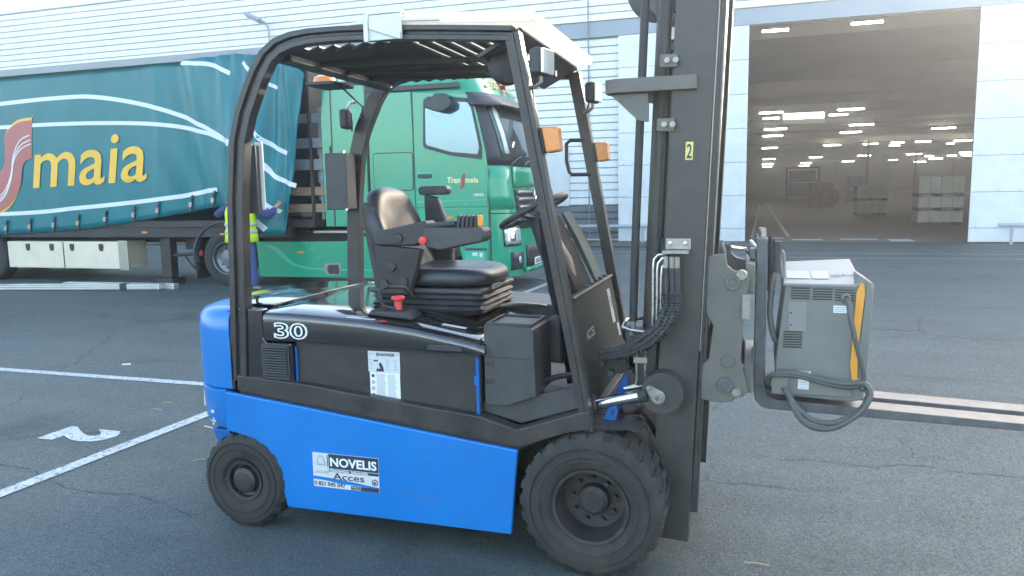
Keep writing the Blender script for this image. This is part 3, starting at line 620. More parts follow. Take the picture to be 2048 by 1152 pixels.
# holder behind the rear pillar
bx('document_holder', M_plast2, F, -2.315,-2.165, 2.955,2.985, 1.475,1.785, bevel=.004)
bx('holder_backing', M_sheet, F, -2.19,-2.150, 2.987,2.996, 1.49,1.80, bevel=.003)
# work lamps, indicators, mirror, handle
def worklamp(x, y, z, s=1.0, turn=0):
    a = MB().obox((x,y,z), (.055*s,.11*s,.105*s), rz=turn).build('work_lamp', M_plast, F, bevel=.018, seg=3)
    MB().obox((x+.030*s*math.cos(turn),y+.03*s*math.sin(turn),z), (.012,.10*s,.095*s), rz=turn).build('lamp_lens', M_lampglass, a, bevel=.005)
    MB().tube([(x,y,z-.05*s),(x,y,z-.075*s),(x-.02,y,z-.09*s),(x-.05,y,z-.095*s)], .009, 8).build('lamp_bracket', M_zinc, a)
    MB().tube([(x-.02,y,z-.05*s),(x-.035,y-.005,z-.10*s),(x-.028,y,z-.16*s),(x-.045,y,z-.2*s)], .004, 6).build('lamp_wire', M_hose, a)
worklamp(-.795,2.90,2.05,1.0,R(-12)); worklamp(-.80,3.93,2.055,1.0,R(-8))
for near in (True, False):
    y0, y1 = (2.87,2.93) if near else (mir(2.93),mir(2.87))
    x = -.772; a = MB().prism([(x,1.70),(x+.058,1.708),(x+.05,1.80),(x-.018,1.803)], y0, y1).build('indicator', M_amber, F, bevel=.008, seg=3)
    bx('indicator_base', M_plast, a, x-.028,x-.006, y0+.01,y1-.01, 1.70,1.80, bevel=.003)
MB().tube([(-.845,3.93,1.815),(-.92,3.93,1.818),(-.942,3.93,1.80),(-.942,3.93,1.71),(-.927,3.93,1.65),(-.91,3.93,1.638),(-.81,3.93,1.638)], .010, 8).build('grab_handle', M_plast, F)
mr = MB()
mr.lathe([(.0,.040),(.04,.036),(.07,.02),(.078,.0),(.074,-.006),(.0,-.006)], (0,0,0), 'x', 28)
q = Matrix.Rotation(R(-50),3,'Z') @ Matrix.Rotation(R(-14),3,'Y') @ Matrix.Diagonal((1,1,1.12))
mr.v = [tuple(Vector((-.985,3.03,2.07)) + q @ Vector(p)) for p in mr.v]
mo = mr.build('rear_mirror', M_plast, F)
mg = MB().lathe([(0,-.012),(.068,-.007)], (0,0,0), 'x', 28); mg.v = [tuple(Vector((-.985,3.03,2.07)) + q @ Vector(p)) for p in mg.v]; mg.build('mirror_glass', M_mirror, mo)
MB().tube([(-.955,3.03,2.085),(-.935,3.02,2.12),(-.93,3.0,2.15)], .008, 8).build('mirror_stem', M_plast, mo)
# beacon slung under the rear of the roof
bc = bx('beacon_base', M_plast, F, -2.27,-2.09, 3.56,3.76, 2.128,2.150, bevel=.008)
MB().lathe([(0,.040),(.035,.038),(.055,.028),(.062,.0)], (-2.20,3.64,2.151), 'z', 24).build('beacon_lens', M_amber, bc)
bx('beacon_bracket', M_sheet, bc, -2.085,-2.02, 3.58,3.72, 2.140,2.165, bevel=.004)
MB().tube([(-2.10,3.62,2.13),(-2.04,3.75,2.03),(-2.10,3.86,1.99),(-2.16,3.91,1.97)], .005, 6).build('beacon_wire', M_hose, bc)
# box and rear lamp on the far rear pillar
fb = bx('pillar_box', M_plast2, F, -2.325,-2.185, 3.80,3.905, 1.47,1.79, bevel=.006)
for z in (1.475,1.795): MB().lathe([(0,0),(.01,0),(.012,.006)], (-2.195,3.80,z), 'y', 8, sgn=-1).build('box_screw', M_steel, fb)
rl = MB().obox((-2.215,3.87,1.98), (.05,.10,.11), rz=R(10)).build('rear_lamp', M_plast, F, bevel=.016)
MB().tube([(-2.20,3.87,2.04),(-2.19,3.88,2.07),(-2.17,3.91,2.08)], .010, 8).build('lamp_bracket', M_steel, rl)
MB().tube([(-2.19,3.85,2.03),(-2.165,3.84,2.01),(-2.165,3.85,1.95),(-2.18,3.87,1.91)], .005, 6).build('lamp_wire', M_hose, rl)
# --- seat
S = YC
def cushion(u, v, fn): return fn(u, v)
base = MB()
for (z, w_, x0, x1) in ((.99,.215,-1.70,-1.20),):
    pass
bel = MB(); rr = []
for i, (z, g_) in enumerate(((.985,-.02),(1.0,.0),(1.018,.012),(1.03,.0),(1.042,.014),(1.058,.0),(1.07,.016),(1.085,.004))):
    rr.append([(x,y,z) for (x, y) in rrect(-1.72-g_,-1.17+g_, S-.235-g_, S+.235+g_, .05, 4)])
bel.loft(rr).build('seat_suspension', M_plast, F, smooth=40)
bx('seat_plinth', M_matte, F, -1.70,-1.22, S-.21,S+.21, .96,1.0, bevel=.01)
bx('seat_pan', M_plast2, F, -1.73,-1.16, S-.25,S+.25, 1.088,1.115, bevel=.012)
def seat_pt(u, v):
    a = 2*math.pi*u; ca, sa = math.cos(a), math.sin(a)
    ex = .30*math.copysign(abs(ca)**.55, ca); ey = .245*math.copysign(abs(sa)**.5, sa)
    return ex, ey
def seat_ring(k, z, bolster=0):
    pts = []
    for i in range(40):
        ex, ey = seat_pt(i/40, 0)
        dz = bolster*(abs(ey*k)/.245)**2 - .010*(ex*k > .2)*bolster*8
        pts.append((-1.445+ex*k, S+ey*k, z+dz))
    return pts
ct = MB().loft([seat_ring(.93,1.115), seat_ring(1.0,1.13), seat_ring(1.01,1.155,.004), seat_ring(.97,1.183,.012), seat_ring(.86,1.198,.016), seat_ring(.72,1.192,.022), seat_ring(.5,1.187,.03), seat_ring(.2,1.186,.03)])
ct.build('seat_cushion', M_vinyl, F, smooth=60, sub=1)
bx('seat_belt_tab', M_chargert, F, -1.16,-1.145, S-.12,S-.02, 1.10,1.125, bevel=.004); bx('slide_lever', M_chargert, F, -1.185,-1.165, S-.22,S-.08, 1.015,1.035, bevel=.006)
def back_pt(u, v):
    # u across (closed), v up
    a = 2*math.pi*u; ca, sa = math.cos(a), math.sin(a)
    tap = 1 - .42*max(0,(v-.45)/.55)**2.2
    ey = .245*tap*math.copysign(abs(sa)**.6, sa)
    dep = .065*(1-.35*v)*math.copysign(abs(ca)**.7, ca)
    top = 1 if v < .9 else math.sqrt(max(.04, 1-((v-.9)/.1)**2*.96))
    bol = .05*(abs(ey)/.245)**2*(1-v)*(1 if ca > 0 else .2)
    crease = .010*math.sin(9*ey/.245+2.5*v*3)*(1-v)*(ca > .2)*(v < .7)
    x = -1.665 - .085*v + dep*top + bol + crease
    return (x, S+ey*top, 1.17 + .42*v)
bk = MB(); nu, nv = 44, 18
bk.grid(lambda u, v: back_pt(u, v), nu, nv, closed_u=True)
m_ = nv+1
bk.f.append(tuple(i*m_ for i in range(nu))); bk.f.append(tuple(i*m_+nv for i in range(nu-1,-1,-1)))
bk.build('seat_back', M_vinyl, F, smooth=70)
MB().prism([(-1.715,1.10),(-1.655,1.10),(-1.70,1.50),(-1.78,1.52),(-1.765,1.40)], S-.225, S+.225).build('seat_shell', M_plast, F, bevel=.02, seg=3)
MB().prism([(-1.66,1.09),(-1.50,1.09),(-1.46,1.20),(-1.43,1.30),(-1.64,1.32),(-1.67,1.2)], S-.30, S-.255).build('armrest_bracket', M_matte, F, bevel=.008)
for (x, z) in ((-1.58,1.22),(-1.62,1.14),(-1.52,1.15)): MB().lathe([(0,-.014),(.022,-.012),(.024,0)], (x,S-.30,z), 'y', 6).build('bracket_bolt', M_plast, F)
# armrest: padded rear part and joystick housing
MB().prism([(-1.665,1.318),(-1.46,1.315),(-1.40,1.34),(-1.39,1.40),(-1.40,1.432),(-1.655,1.382)], S-.31, S-.20).build('armrest', M_plast, F, bevel=.012, seg=3)
MB().prism([(-1.40,1.31),(-1.33,1.295),(-1.13,1.335),(-1.112,1.355),(-1.118,1.392),(-1.14,1.402),(-1.40,1.402),(-1.415,1.36)], S-.325, S-.215).build('lever_housing', M_plast2, F, bevel=.016, seg=3)
MB().prism([(-1.45,1.41),(-1.26,1.432),(-1.26,1.405),(-1.45,1.39)], S-.30, S-.22).build('arm_pad', M_vinyl, F, bevel=.008)
for k in range(5):
    x = -1.255+k*.019
    MB().prism([(x,1.40),(x+.014,1.40),(x+.022,1.447),(x+.012,1.456),(x+.003,1.45)], S-.30+.004*k, S-.255+.004*k).build('lever', M_plast, F, bevel=.003)
bx('switch_block', M_orange, F, -1.160,-1.146, S-.285,S-.245, 1.405,1.452, bevel=.003)
MB().lathe([(0,-.020),(.018,-.018),(.020,0)], (-1.405,S-.323,1.343), 'y', 20).build('stop_button', M_red, F)
MB().lathe([(0,-.010),(.022,-.008),(.024,0)], (-1.535,S-.31,1.352), 'y', 6).build('armrest_knob', M_plast, F)
MB().prism([(-1.60,1.10),(-1.52,1.10),(-1.50,1.30),(-1.585,1.53),(-1.665,1.55),(-1.66,1.30)], S+.262, S+.31).build('hip_restraint', M_plast, F, bevel=.014, seg=3)
MB().prism(rrect(-1.70,-1.53,1.545,1.592,.02), S+.27, S+.33).build('restraint_pad', M_vinyl, F, bevel=.008)
M_cowl = mat('dark_cowl', (.012,.014,.017), .8, var=.2, vscale=9, spec=.12); M_cedge = mat('cowl_edge_grey', (.07,.085,.078), .7, spec=.15); M_fpan = mat('front_panel_paint', (.026,.032,.029), .7, var=.2, vscale=7, dust=.2, dcol=(.06,.06,.05), spec=.15)
# --- steering column, wheel and cowl
tl = R(26); sw = Vector((-.975,3.40,1.462)); ax_ = Vector((-math.sin(tl),0,math.cos(tl))); e1 = Vector((math.cos(tl),0,math.sin(tl))); e2 = Vector((0,1,0))
wr = MB().tube([tuple(sw + (e1*math.cos(2*math.pi*k/40) + e2*math.sin(2*math.pi*k/40))*.165) for k in range(40)], .0145, 10, closed=True).build('steering_wheel', M_plast, F)
for a in (20,140,260):
    d_ = e1*math.cos(R(a)) + e2*math.sin(R(a))
    MB().tube([tuple(sw-ax_*.03), tuple(sw-ax_*.025+d_*.06), tuple(sw+d_*.158)], [.016,.014,.009], 8).build('spoke', M_plast, wr)
MB().tube([tuple(sw-ax_*.05), tuple(sw+ax_*.0)], .04, 18).build('hub', M_plast, wr)
kb = sw + e1*.13 - e2*.095 + ax_*.01
MB().tube([tuple(kb), tuple(kb+ax_*.03), tuple(kb+ax_*.05)], [.010,.018,.014], 12).build('steering_knob', M_plast, wr)
MB().tube([tuple(sw-ax_*.05), tuple(sw-ax_*.14), (-.86,3.40,1.22), (-.80,3.40,.95)], [.042,.055,.07,.075], 16).build('steering_column', M_plast, F)
MB().obox(tuple(sw+e1*.10-e2*.22-ax_*.03), (.06,.05,.03), ry=-tl).build('direction_switch', M_plast, F, bevel=.01)
MB().prism([(-.885,1.10),(-.915,1.30),(-.925,1.435),(-.905,1.43),(-.83,1.28),(-.775,1.16),(-.735,1.075),(-.70,.70),(-.80,.66),(-.83,.95)], 3.30, 3.64).build('dash_cowl', M_cowl, F, bevel=.02, seg=3)
MB().prism([(-.905,1.44),(-.895,1.45),(-.82,1.32),(-.765,1.20),(-.715,1.08),(-.725,1.075),(-.78,1.18),(-.84,1.30)], 3.645, 3.82).build('cowl_edge', M_cedge, F, bevel=.004)
fpn = MB().prism([(-.712,1.098),(-.698,1.108),(-.610,.665),(-.628,.660)], 2.99, mir(2.96)).build('front_panel', M_fpan, F, bevel=.004)
MB().prism([(-.735,1.105),(-.690,1.118),(-.686,1.108),(-.735,1.095)], 2.985, mir(2.955)).build('panel_lip', M_black, F, bevel=.003)
for k in range(5): MB().lathe([(0,.014),(.012,.012),(.014,0)], (-.712,3.35+k*.11,1.112), 'z', 8).build('panel_clip', M_plast, F)
th = math.atan2(.088,.443)
def on_panel(y, s_, out=.0012):   # point on the front panel: y across, s_ down the slope
    return (-.698+.088*s_/.443+out, y, 1.108-s_)
def panel_quad(name, y0, y1, s0, s1, m_, out=.0015):
    return MB().add([on_panel(y0,s0,out),on_panel(y1,s0,out),on_panel(y1,s1,out),on_panel(y0,s1,out)], [(0,1,2,3)]).build(name, m_, fpn, smooth=0, solid=.001)
panel_quad('panel_sticker', 3.70,3.77, .05,.22, M_inkg); panel_quad('panel_sticker', 3.785,3.835, .235,.30, M_inkg)
text('panel_brand', 'ACCES', M_paper, fpn, (-.658,3.10,.915), .055, rot=(R(90),R(0),R(90)), ext=.0004, bold=.0006, xf=lambda p: (on_panel(p[1],1.108-p[2],.002)[0], p[1], p[2]))
text('panel_sign', '5', M_inkd, fpn, (-.658,3.72,.97), .07, rot=(R(90),R(0),R(90)), ext=.0004, bold=.001, xf=lambda p: (on_panel(p[1],1.108-p[2],.0035)[0], p[1], p[2]))
MB().prism([(-.86,.80),(-.80,.78),(-.80,.98),(-.82,1.0),(-.86,.99)], 3.20, 3.27).build('cowl_side', M_plast2, F, bevel=.015)
MB().prism([(-.95,.64),(-.80,.64),(-.80,.66),(-.93,.70)], 3.1,3.26).build('pedal', M_plast, F, bevel=.006)
MB().tube([(-.92,3.05,.70),(-.85,3.05,.74),(-.78,3.06,.76),(-.70,3.06,.78)], .012, 8).build('floor_hose', M_hose, F)
# hydraulic clutter behind the front pillar
MB().box(-.60,-.44,3.10,3.20,.78,.86).build('valve_block', M_matte, F, bevel=.006)
for (x, z) in ((-.59,.83),(-.55,.79),(-.50,.84),(-.47,.80)): MB().cyl((x,3.05,z),(x,3.10,z), .014, 6).build('fitting', M_matte, F)
MB().prism([(-.56,.66),(-.46,.86),(-.43,.86),(-.43,.72),(-.52,.62)], 3.12, 3.16).build('blue_gusset', M_bluefr, F, bevel=.004)
ey = MB().prism([(-.588,.575),(-.575,.56),(-.545,.545),(-.520,.60),(-.508,.645),(-.515,.672),(-.53,.678),(-.545,.67),(-.565,.62)], 2.985, 3.005).build('lifting_eye', M_bluefr, F, bevel=.004)
MB().prism(rrect(-.536,-.522,.632,.655,.006), 2.9835, 2.9845).build('eye_hole', M_matte, ey)
MB().obox((-.577,2.972,.585), (.07,.012,.010), ry=R(-12)).build('eye_stop', M_bluefr, ey)
# tilt cylinder
tc_ = MB().cyl((-.605,3.0,.668),(-.42,3.0,.716), .026, 18).build('tilt_cylinder_rod', M_chrome, F)
MB().cyl((-.83,3.0,.61),(-.60,3.0,.669), .042, 18).build('tilt_cylinder', M_matte, F); MB().cyl((-.425,3.0,.714),(-.39,3.0,.723), .03, 16).build('rod_collar', M_matte, F)
# --- mast (leans forward slightly)
def tilt(p): return (p[0] + (p[2]-.1)*.0405, p[1], p[2] - (p[0]+.3)*.0405)
def mb(name, m_, x0, x1, y0, y1, z0, z1, bevel=.003, parent=None): return MB().box(x0,x1,y0,y1,z0,z1).build(name, m_, parent or F, bevel=bevel, xf=tilt)
for near in (True, False):
    f = (lambda a, b_: (a, b_)) if near else (lambda a, b_: (mir(b_), mir(a)))
    ch = MB().prism([(-.385,f(3.07,3.09)[0 if near else 1]),(-.225,f(3.07,3.09)[0 if near else 1])] + [(-.225, 3.19 if near else mir(3.19)),(-.245, 3.19 if near else mir(3.19)),(-.245, 3.095 if near else mir(3.095)),(-.365, 3.095 if near else mir(3.095)),(-.365, 3.19 if near else mir(3.19)),(-.385, 3.19 if near else mir(3.19))], .08, 2.75, 'z').build('outer_mast_channel', M_mast, F, bevel=.006, xf=tilt)
    a, b_ = f(3.105,3.125); i1 = mb('inner_mast_channel', M_mast, -.245,-.196, a, b_, .20,2.75)
    a, b_ = f(3.09,3.13); mb('inner_rail', M_steel if False else M_mast, -.222,-.210, a, b_, .36,2.75, .002)
    a, b_ = f(3.075,3.10); mb('wear_strip', M_zinc, -.2235,-.2195, a, b_, .9,2.75, .001)
    a, b_ = f(3.12,3.16); mb('wear_strip', M_zinc, -.1955,-.1915, a, b_, 1.0,2.75, .001)
for (z0, z1) in ((.25,.38),(2.45,2.6)): mb('mast_crossmember', M_mast, -.40,-.387, 3.09,mir(3.09), z0,z1)
MB().prism([(-.56,3.06),(-.52,3.04),(-.20,3.04),(-.20,3.065),(-.36,3.07),(-.36,3.50),(-.42,3.50),(-.56,3.12)], 1.935, 1.99, 'z').build('hose_bracket', M_mastg, F, bevel=.003, xf=lambda p: (p[0]-.012+.0,p[1],p[2]))
MB().prism([(-.555,1.935),(-.40,1.935),(-.40,1.82),(-.44,1.825)], 3.07, 3.085).build('bracket_gusset', M_mastg, F, bevel=.003)
MB().cyl((-.43,3.20,.80),(-.43,3.20,2.75), .042, 18).build('lift_cylinder', M_mast, F, xf=tilt)
MB().cyl((-.43,mir(3.20),.80),(-.43,mir(3.20),2.75), .042, 18).build('lift_cylinder', M_mast, F, xf=tilt)
MB().cyl((-.39,3.165,1.0),(-.39,3.165,2.75), .018, 10).build('cylinder_pipe', M_mast, F, xf=tilt)
MB().cyl((-.41,3.15,1.35),(-.41,3.15,2.10), .012, 10).build('cylinder_pipe', M_matte, F, xf=tilt)
MB().tube([(-.50,3.10,1.0),(-.505,3.10,1.35),(-.507,3.10,1.7),(-.507,3.10,2.75)], .017, 10).build('lift_hose', M_hose, F, xf=tilt)
MB().tube([(-.50,3.10,.94),(-.50,3.10,1.03)], .013, 8).build('hose_fitting', M_zinc, F, xf=tilt)
# chain: small links
chn = MB()
for k in range(13): chn.obox((-.385+(.006 if k%2 else -.006),3.12,2.19+k*.034), (.016,.026,.030)); chn.obox((-.385,3.12,2.19+k*.034+.017), (.03,.02,.007))
chn.build('lift_chain', M_matte, F, bevel=.002, xf=tilt)
mb('chain_anchor', M_zinc, -.40,-.37, 3.10,3.14, 2.13,2.18)
for (z, x0) in ((2.045,-.435),(1.80,-.435)):
    k = mb('pipe_clamp', M_mastg, x0,-.365, 3.055,3.068, z-.025,z+.025)
    for x in (-.405,-.372): MB().lathe([(0,-.014),(.012,-.013),(.013,0)], (x,3.055,z), 'y', 6).build('clamp_bolt', M_zinc, k, xf=tilt)
pl = MB().lathe([(.02,-.02),(.12,-.02),(.13,-.015),(.115,0),(.13,.015),(.12,.02),(.02,.02)], (-.475,3.25,2.36), 'y', 32).build('hose_pulley', M_mast, F, xf=tilt)
MB().prism([(-.62,2.40),(-.47,2.24),(-.44,2.24),(-.40,2.45),(-.40,2.55),(-.62,2.55)], 3.21, 3.225).build('pulley_bracket', M_mastg, F, xf=tilt, bevel=.003)
# number sticker and hose bracket on the mast
st = MB().box(-.319,-.290,3.0655,3.0685,1.665,1.735).build('number_sticker', M_yellow, F, smooth=0, xf=tilt)
text('sticker_number', '2', M_inkd, st, (-.3155,3.0648,1.672), .078, bold=.0012, ext=.0004, xf=tilt, sx=.56)
bp = bx('hose_plate', M_zinc, F, -.328,-.228, 3.060,3.066, 1.312,1.356, bevel=.002); bx('plate_shelf', M_zinc, bp, -.335,-.232, 3.0,3.059, 1.298,1.311, bevel=.002)
for x in (-.31,-.25): MB().lathe([(0,-.010),(.009,-.009),(.010,0)], (x,3.06,1.336), 'y', 6).build('plate_bolt', M_steel, bp)
for k, x in enumerate((-.322,-.298,-.278)):
    c_ = MB().tube([(x,3.02,1.285),(x,3.02,1.235-.006*k)], .0115, 8).build('hose_coupling', M_zinc, F)
    MB().tube([(x,3.02,1.24),(x+.004,3.01,1.17),(x+.002,3.0,1.09),(x-.03,2.99,1.01),(x-.10,2.985,.955-.01*k),(-.47,2.985,.922-.016*k),(-.53,2.985,.905-.014*k),(-.585,3.0,.885-.012*k)], .0125, 10).build('hydraulic_hose', M_hose, F)
def spiral(path, rad, wire, turns, per=9):
    pts_ = smooth_path(path, 10); vv = [Vector(p) for p in pts_]; n_ = turns*per; out = []
    for k in range(n_+1):
        q_ = k/n_*(len(vv)-1); i_ = min(int(q_), len(vv)-2); c0 = vv[i_].lerp(vv[i_+1], q_-i_); dr = (vv[i_+1]-vv[i_]).normalized()
        n1 = dr.cross(Vector((0,1,0))).normalized(); n2 = dr.cross(n1); a = 2*math.pi*k/per; out.append(tuple(c0 + (n1*math.cos(a)+n2*math.sin(a))*rad))
    return MB().tube(out, wire, 4)
for k, x in enumerate((-.322,-.298,-.278)):
    pth = [(x+.003,3.006,1.14),(x+.002,3.0,1.09),(x-.03,2.99,1.01),(x-.10,2.985,.955-.01*k),(-.47,2.985,.922-.016*k),(-.53,2.985,.905-.014*k)]
    spiral(pth, .0145, .0035, 34).build('hose_spiral', M_plast, F)
for k in range(3):
    x = -.372+.016*k
    MB().tube([(x,3.02,.99+.0*k),(x,3.02,1.24-.02*k),(x+.004,3.02,1.275-.016*k),(x+.02,3.02,1.292-.014*k),(-.32,3.02,1.296-.012*k)], .0055, 8).build('steel_pipe', M_steel, F)
for x0 in (-.44,-.405): MB().tube([(x0+.02,3.04,.92),(x0,3.04,.90),(x0,3.04,.77),(x0-.005,3.04,.75),(x0-.05 if x0 < -.42 else x0-.085,3.02,.738)], .0055, 8).build('steel_pipe', M_steel, F)
bx('pipe_clip', M_zinc, F, -.452,-.395, 3.028,3.033, .845,.87, bevel=.002)
hb = MB().tube([(-.50,3.06,.985),(-.47,3.06,.975),(-.36,3.06,.962),(-.36,3.2,.965),(-.44,3.22,1.0),(-.50,3.15,1.005)], .008, 6, closed=True).build('cylinder_strap', M_steel, F)
MB().prism([(-.50,.98),(-.36,.96),(-.37,.66),(-.48,.66)], 3.10, 3.25).build('cylinder_foot', M_mast, F, bevel=.01)
# trunnion and tilt pin
MB().cyl((-.33,2.985,.735),(-.33,3.07,.735), .085, 24).build('mast_trunnion', M_mast, F)
pn = MB().prism(arc(-.345,.722,.030,-150,60,10) + arc(-.380,.757,.013,60,200,6), 2.970, 2.980).build('pin_plate', M_zinc, F, bevel=.003)
MB().lathe([(.010,-.012),(.018,-.012),(.020,0)], (-.345,2.969,.722), 'y', 14).build('tilt_pin', M_steel, pn); MB().lathe([(0,-.008),(.011,-.007),(.012,0)], (-.380,2.969,.757), 'y', 6).build('pin_bolt', M_zinc, pn)
MB().prism([(-.45,.10),(-.39,.10),(-.39,.56),(-.44,.60),(-.50,.56)], 3.02, 3.065).build('mast_gusset', M_mast, F, bevel=.004)
# --- carriage and forks
crp = [(-.175,1.262),(-.155,1.285),(-.098,1.294),(-.088,1.245),(-.065,1.225),(-.02,1.215),(-.004,1.19),(-.012,1.12),(-.020,1.05),(-.030,.86),(-.015,.80),(.0,.735),(-.015,.712),(-.045,.705),(-.06,.688),(-.108,.680),(-.185,.690),(-.187,.83),(-.155,.865),(-.140,1.0),(-.168,1.05)]
for near in (True, False):
    a, b_ = (3.10,3.13) if near else (mir(3.13),mir(3.10))
    cr = MB().prism(crp, a, b_).build('carriage_plate', M_mastg, F, bevel=.004)
    if near:
        for (x, z, r_, m2) in ((-.066,1.178,.030,M_mastg),(-.033,1.208,.020,M_zinc),(-.081,.855,.024,M_mastg),(-.089,.757,.030,M_fork),(-.045,.73,.018,M_zinc)):
            MB().lathe([(0,-.006),(r_*.55,-.006),(r_*.6,-.010),(r_,-.010),(r_+.003,0)], (x,3.10,z), 'y', 18).build('carriage_bolt', m2, cr, smooth=25)
        bx('carriage_block', M_zinc, cr, -.030,.002, 3.085,3.099, 1.03,1.13, bevel=.003)
        MB().cyl((-.10,3.115,1.29),(-.115,3.115,1.345), .008, 8).build('carriage_pin', M_fork, cr)
for (z0, z1) in ((1.13,1.25),(.72,.83)): bx('fork_bar', M_mastg, F, -.02,.018, 3.135,mir(3.135), z0,z1, bevel=.006)
MB().tube([(-.08,3.2,1.31),(-.02,3.25,1.30),(.0,3.3,1.27),(.03,3.4,1.29),(.0,3.6,1.31)], .008, 8).build('carriage_hose', M_steel, F)
def ftilt(p): return (p[0], p[1], p[2] - max(0,p[0]-.02)*.040)
for (y0, lab) in ((3.27,0),(3.46,1)):
    fk = MB().prism([(.022,1.345),(.022,.70),(.03,.655),(.055,.628),(.09,.622),(1.15,.640),(1.25,.652),(1.25,.660),(1.15,.668),(.105,.668),(.078,.685),(.068,.72),(.064,1.345)], y0, y0+.12).build('fork', M_fork, F, bevel=.004, xf=ftilt)
    bx('fork_hook', M_fork, fk, -.005,.021, y0+.01,y0+.11, 1.255,1.30, bevel=.004); MB().cyl((.045,y0+.06,1.345),(.045,y0+.06,1.375), .016, 10).build('fork_pin', M_zinc, fk)
    MB().tube([(.085,y0+.03,1.10),(.085,y0+.03,1.34)], .013, 8).build('fork_spring', M_hose, fk)
# ------------------------------------------------------------------ lorry tractor
M_green = mat('green_cab_paint', (.012,.30,.16), .24, var=.05, vscale=1.5, coat=.5, dust=.10, dcol=(.2,.26,.2))
M_greenl = mat('pale_green_stripe', (.05,.40,.27), .3, var=.04)
M_dark = mat('dark_cab_plastic', (.028,.032,.036), .4, var=.15, vscale=8, dust=.2, dcol=(.1,.09,.08))
M_chas = mat('lorry_chassis', (.035,.03,.028), .6, var=.3, vscale=4, dust=.5, dcol=(.10,.075,.055))
M_glass = mat('cab_side_glass', (.16,.24,.31), .05, metal=.6, var=.03)
M_wscr = mat('cab_windscreen', (.10,.13,.13), .04, var=.3, vscale=3, metal=.35, spec=.8)
M_hlamp = mat('headlamp', (.62,.66,.68), .12, metal=.6, var=.35, vscale=14)
M_cream = mat('cream_lettering', (.86,.68,.34), .45, var=.04); M_maroon = mat('maroon_mark', (.36,.045,.05), .45, var=.08)
T = thing('lorry_tractor', 'green lorry tractor unit with sleeper cab, parked facing right', 'lorry', (-6.0,12.15,0))
TY0, TY1 = 10.97, 13.35; TYC = (TY0+TY1)/2; HW = (TY1-TY0)/2
def lerp_tab(t, x):
    if x <= t[0][0]: return t[0][1]
    for (a, b_) in zip(t[:-1], t[1:]):
        if x <= b_[0]: return a[1] + (b_[1]-a[1])*(x-a[0])/(b_[0]-a[0])
    return t[-1][1]
FX = [(.2,-3.47),(.5,-3.43),(1.25,-3.49),(1.6,-3.54),(2.02,-3.57),(2.45,-3.68),(2.9,-3.84),(3.15,-3.95),(3.4,-4.10),(3.55,-4.35),(3.66,-4.75)]
INS = [(.2,.03),(.6,0),(2.0,0),(2.9,.03),(3.2,.05),(3.45,.12),(3.6,.26),(3.68,.42)]
def cabP(s, z, off=0.):
    fx = lerp_tab(FX, z); ins = lerp_tab(INS, z); hw = HW-ins; rc_ = .36
    # near-side corner s in 0..0.2, bowed front 0.2..0.8, far corner 0.8..1
    def corner(t):   # t 0..1 from side to front
        a = R(90*t); return (fx-.06-rc_ + (rc_+off)*math.sin(a), -(hw-rc_) - (rc_+off)*math.cos(a))
    if s <= .2: x, y = corner(s/.2)
    elif s >= .8:
        x, y = corner((1-s)/.2); y = -y
    else:
        t = (s-.5)/.3; y = t*(hw-rc_); x = fx-.06*t*t + off
    return (x, TYC+y, z)
def cab_ring(z, xb, n=18):
    ins = lerp_tab(INS, z); pts = [(xb, TYC-HW+ins, z)] + [cabP(i/n, z) for i in range(n+1)] + [(xb, TYC+HW-ins, z)]
    return pts
def patch(name, m_, s0, s1, z0, z1, off, parent, ns=8, nz=6, zf=None, th=.012):
    b_ = MB(); f0 = lambda u, v: cabP(s0+(s1-s0)*u, (z0+(z1-z0)*v) if not zf else zf(u, v), off)
    return b_.grid(f0, ns, nz).build(name, m_, parent, smooth=50, solid=th)
cabzs = [1.24,1.6,2.0,2.3,2.6,2.9,3.1,3.25,3.4,3.5,3.58,3.66]
cb = MB().loft([cab_ring(z, -5.88 if z < 3.4 else -5.88+.0*(z)) for z in cabzs]).build('cab', M_green, T, smooth=35)
MB().loft([cab_ring(z, -4.28) for z in (.24,.3,.5,.8,1.0,1.225)]).build('bumper', M_green, T, smooth=35)
bx('cab_underside', M_chas, T, -5.85,-3.9, TY0+.08,TY1-.08, .55,1.22, bevel=.02)
# side panels, each its own sheet
def side(name, poly, m_, y=TY0-.012, th=.012, parent=T, bevel=.006): return MB().prism(poly, y, y+th).build(name, m_, parent, bevel=bevel)
side('sleeper_panel', [(-5.87,1.30),(-5.10,1.30),(-5.105,2.2),(-5.115,3.14),(-5.87,3.14)], M_green)
lk = side('locker_door', rrect(-5.80,-5.12,1.62,2.20,.05), M_green, TY0-.022, .009)
side('locker_gap', rrect(-5.815,-5.105,1.605,2.215,.06), M_dark, TY0-.0135, .001, bevel=0)
dr = side('cab_door', [(-5.085,1.34),(-3.88,1.34),(-3.86,1.9),(-3.90,2.2),(-4.02,2.75),(-4.09,2.98),(-4.2,3.06),(-4.95,3.12),(-5.085,3.12)], M_green, TY0-.014, .014)
side('lower_door_panel', [(-5.08,1.315),(-5.08,1.10),(-4.5,1.12),(-4.3,1.02),(-3.87,.97),(-3.87,1.315)], M_green)
side('sleeper_lower_panel', [(-5.87,1.28),(-5.10,1.28),(-5.10,1.10),(-5.87,.95)], M_green)
side('panel_gap', [(-5.098,1.1),(-5.086,1.1),(-5.087,3.14),(-5.113,3.14)], M_dark, TY0-.008, .006, bevel=0)
side('panel_gap', [(-3.862,.45),(-3.835,.45),(-3.845,1.9),(-3.862,1.9)], M_dark, TY0-.008, .02, bevel=0)
bx('roof_gutter', M_dark, T, -5.88,-4.3, TY0-.02,TY0+.04, 3.16,3.24, bevel=.01)
